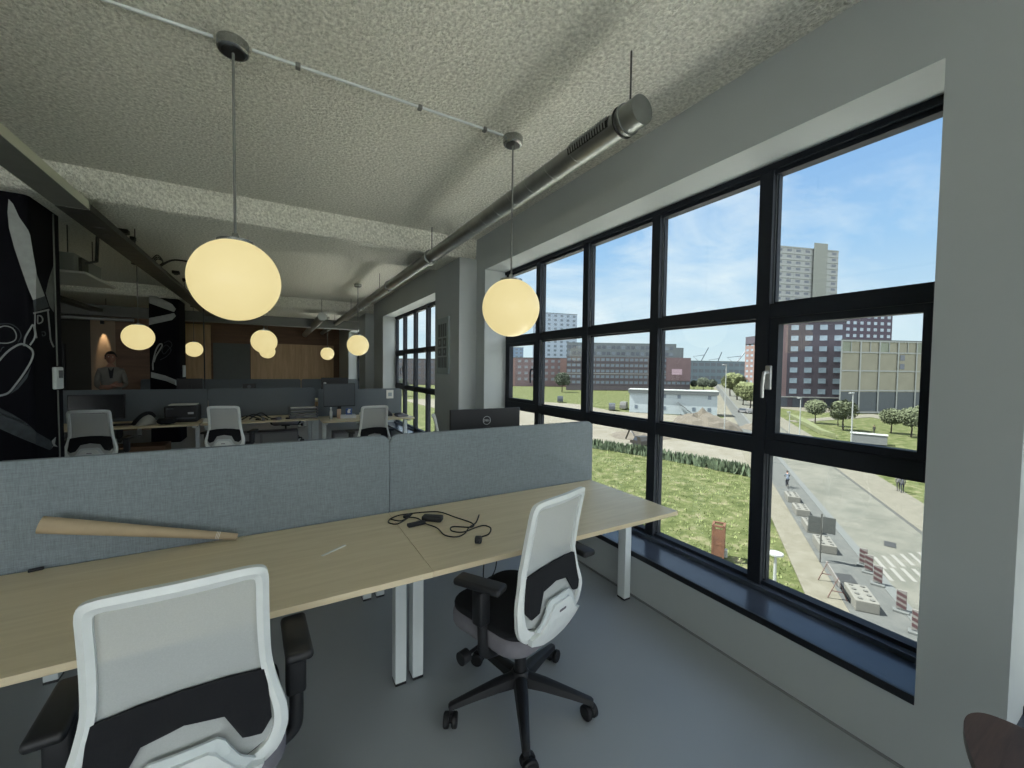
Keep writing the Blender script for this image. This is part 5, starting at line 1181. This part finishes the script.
# rusty steel frame in the meadow
p = bp(718, 557, Z=GZ); t = empty('rusty_frame', p, .5, label='rusty orange steel frame object standing in the meadow', cat='steel frame')
MR_ = mat('rust', rgbo(205, 142, 104), .9, var=.25, vscale=4)
for (x, y) in ((-.35, -.3), (.35, -.3), (.35, .3), (-.35, .3)): MB().box(x-.06, x+.06, y-.06, y+.06, 0, 2.1).build('post', MR_, t)
m = MB()
for z in (1.0, 2.1): m.box(-.4, .4, -.36, -.24, z-.1, z+.02); m.box(-.4, .4, .24, .36, z-.1, z+.02); m.box(-.41, -.29, -.3, .3, z-.1, z+.02); m.box(.29, .41, -.3, .3, z-.1, z+.02)
m.tube([(-.35, -.3, 1.1), (.35, -.3, 2.0)], .05, 6); m.build('braces', MR_, t)
MB().box(-.40, -.37, -.3, .3, .2, 1.9).build('side_plate', MR_, t); MB().rbox(-.24, .26, -.22, .2, .1, 1.35, .05, 2).build('drum', mat('rust_light', rgbo(226, 170, 134), .9, var=.2, vscale=4), t)
MB().rbox(.1, .42, -.5, -.3, 0, .5, .04, 2).build('pale_block', CONC, t)
# cyclist and walkers
def small_person(nm, px, py, h, lb, shirt, trousers, bike=False):
    p = bp(px, py, Z=GZ); t = empty(nm, p, math.atan2(dS.y, dS.x)+math.pi/2, label=lb, cat='person'); k = h/1.8; z0 = .35 if bike else 0
    me = bpy.data.meshes.new('body')
    if bike: V = [(0, .25, .95), (0, .1, 1.2), (0, -.02, 1.42), (0, -.06, 1.58), (-.18, 0, 1.40), (-.22, -.22, 1.2), (-.2, -.45, 1.1), (.18, 0, 1.40), (.22, -.22, 1.2), (.2, -.45, 1.1), (-.1, .2, .92), (-.1, -.15, .75), (-.1, .02, .35), (-.1, -.1, .3), (.1, .2, .92), (.1, -.1, .62), (.1, .06, .2), (.1, -.08, .16)]
    else: V = [(0, 0, .95), (0, 0, 1.2), (0, 0, 1.42), (0, 0, 1.55), (-.18, 0, 1.42), (-.22, .02, 1.15), (-.22, -.05, .9), (.18, 0, 1.42), (.22, .02, 1.15), (.22, -.05, .9), (-.1, 0, .9), (-.1, -.08, .5), (-.1, -.02, .06), (-.1, -.15, .04), (.1, 0, .9), (.1, .05, .5), (.1, .14, .08), (.1, .02, .04)]
    E_ = [(0, 1), (1, 2), (2, 3), (2, 4), (4, 5), (5, 6), (2, 7), (7, 8), (8, 9), (0, 10), (10, 11), (11, 12), (12, 13), (0, 14), (14, 15), (15, 16), (16, 17)]
    rd = [.14, .14, .12, .055, .06, .048, .035, .06, .048, .035, .09, .065, .04, .035, .09, .065, .04, .035]
    me.from_pydata([(a*k, b_*k, c*k) for a, b_, c in V], E_, []); o = bpy.data.objects.new('body', me); COL.objects.link(o); o.modifiers.new('s', 'SKIN')
    if not me.skin_vertices: me.skin_vertices.new()
    for i, a in enumerate(rd): me.skin_vertices[0].data[i].radius = (a*k, a*k*.8)
    me.skin_vertices[0].data[0].use_root = True; o.modifiers.new('u', 'SUBSURF').levels = 1
    m2 = bpy.data.meshes.new_from_object(o.evaluated_get(bpy.context.evaluated_depsgraph_get())); bpy.data.objects.remove(o); m2.materials.clear(); m2.materials.append(shirt); m2.materials.append(trousers); m2.materials.append(M_SKIN)
    for q in m2.polygons: q.material_index = 1 if q.center.z < .93*k else 2 if q.center.z > 1.5*k else 0; q.use_smooth = True
    ob = bpy.data.objects.new('body', m2); COL.objects.link(ob); ob.parent = t
    hy = -.06 if bike else 0
    MB().lathe([(.02, -.12), (.065, -.07), (.082, 0), (.075, .07), (.03, .115)], 14, Matrix.Translation((0, hy*k, 1.69*k))).build('head', M_SKIN, ob, True)
    MB().lathe([(.085, .0), (.09, .05), (.075, .095), (.03, .125)], 14, Matrix.Translation((0, (hy+.02)*k, 1.70*k))).build('hair', M_HAIR, ob, True)
    if bike:
        t2 = empty('bicycle', p, t.rotation_euler.z, label='dark bicycle ridden along the cycle path', cat='bicycle')
        for y in (-.55, .5): MB().tube([(0, y+.33*math.cos(a), .34+.33*math.sin(a)) for a in [6.283*i/20 for i in range(20)]], .02, 5, closed=True).build('wheel', M_RUB, t2)
        m = MB(); m.tube([(0, .5, .34), (0, 0, .3), (0, .2, .82), (0, -.38, .85), (0, 0, .3)], .03, 6); m.tube([(0, -.55, .34), (0, -.4, 1.0)], .03, 6); m.tube([(-.22, -.42, 1.02), (.22, -.42, 1.02)], .015, 6); m.build('frame', M_BLACK, t2); MB().rbox(-.08, .08, .08, .32, .84, .9, .02, 2).build('saddle', M_BLACK, t2)
MS1 = mat('pale_blue_shirt', rgbo(170, 190, 214), .9); MS2 = mat('white_shirt', rgbo(214, 214, 210), .9); MS3 = mat('blue_trousers', rgbo(80, 96, 120), .9)
small_person('person', 787, 487.5, 1.7, 'person in a pale blue shirt riding a bicycle on the cycle path', MS1, MS3, True)
small_person('person', 898, 491, 1.75, 'person in a white top walking on the grass beyond the footpath', MS2, M_JACKET)
small_person('person', 902, 493, 1.75, 'person in grey walking beside the one in white', mat('grey_top', rgbo(150, 156, 160), .9), MS3)
small_person('person', 874, 434, 1.75, 'person in dark clothes walking on the park path', M_JACKET, M_JACKET)
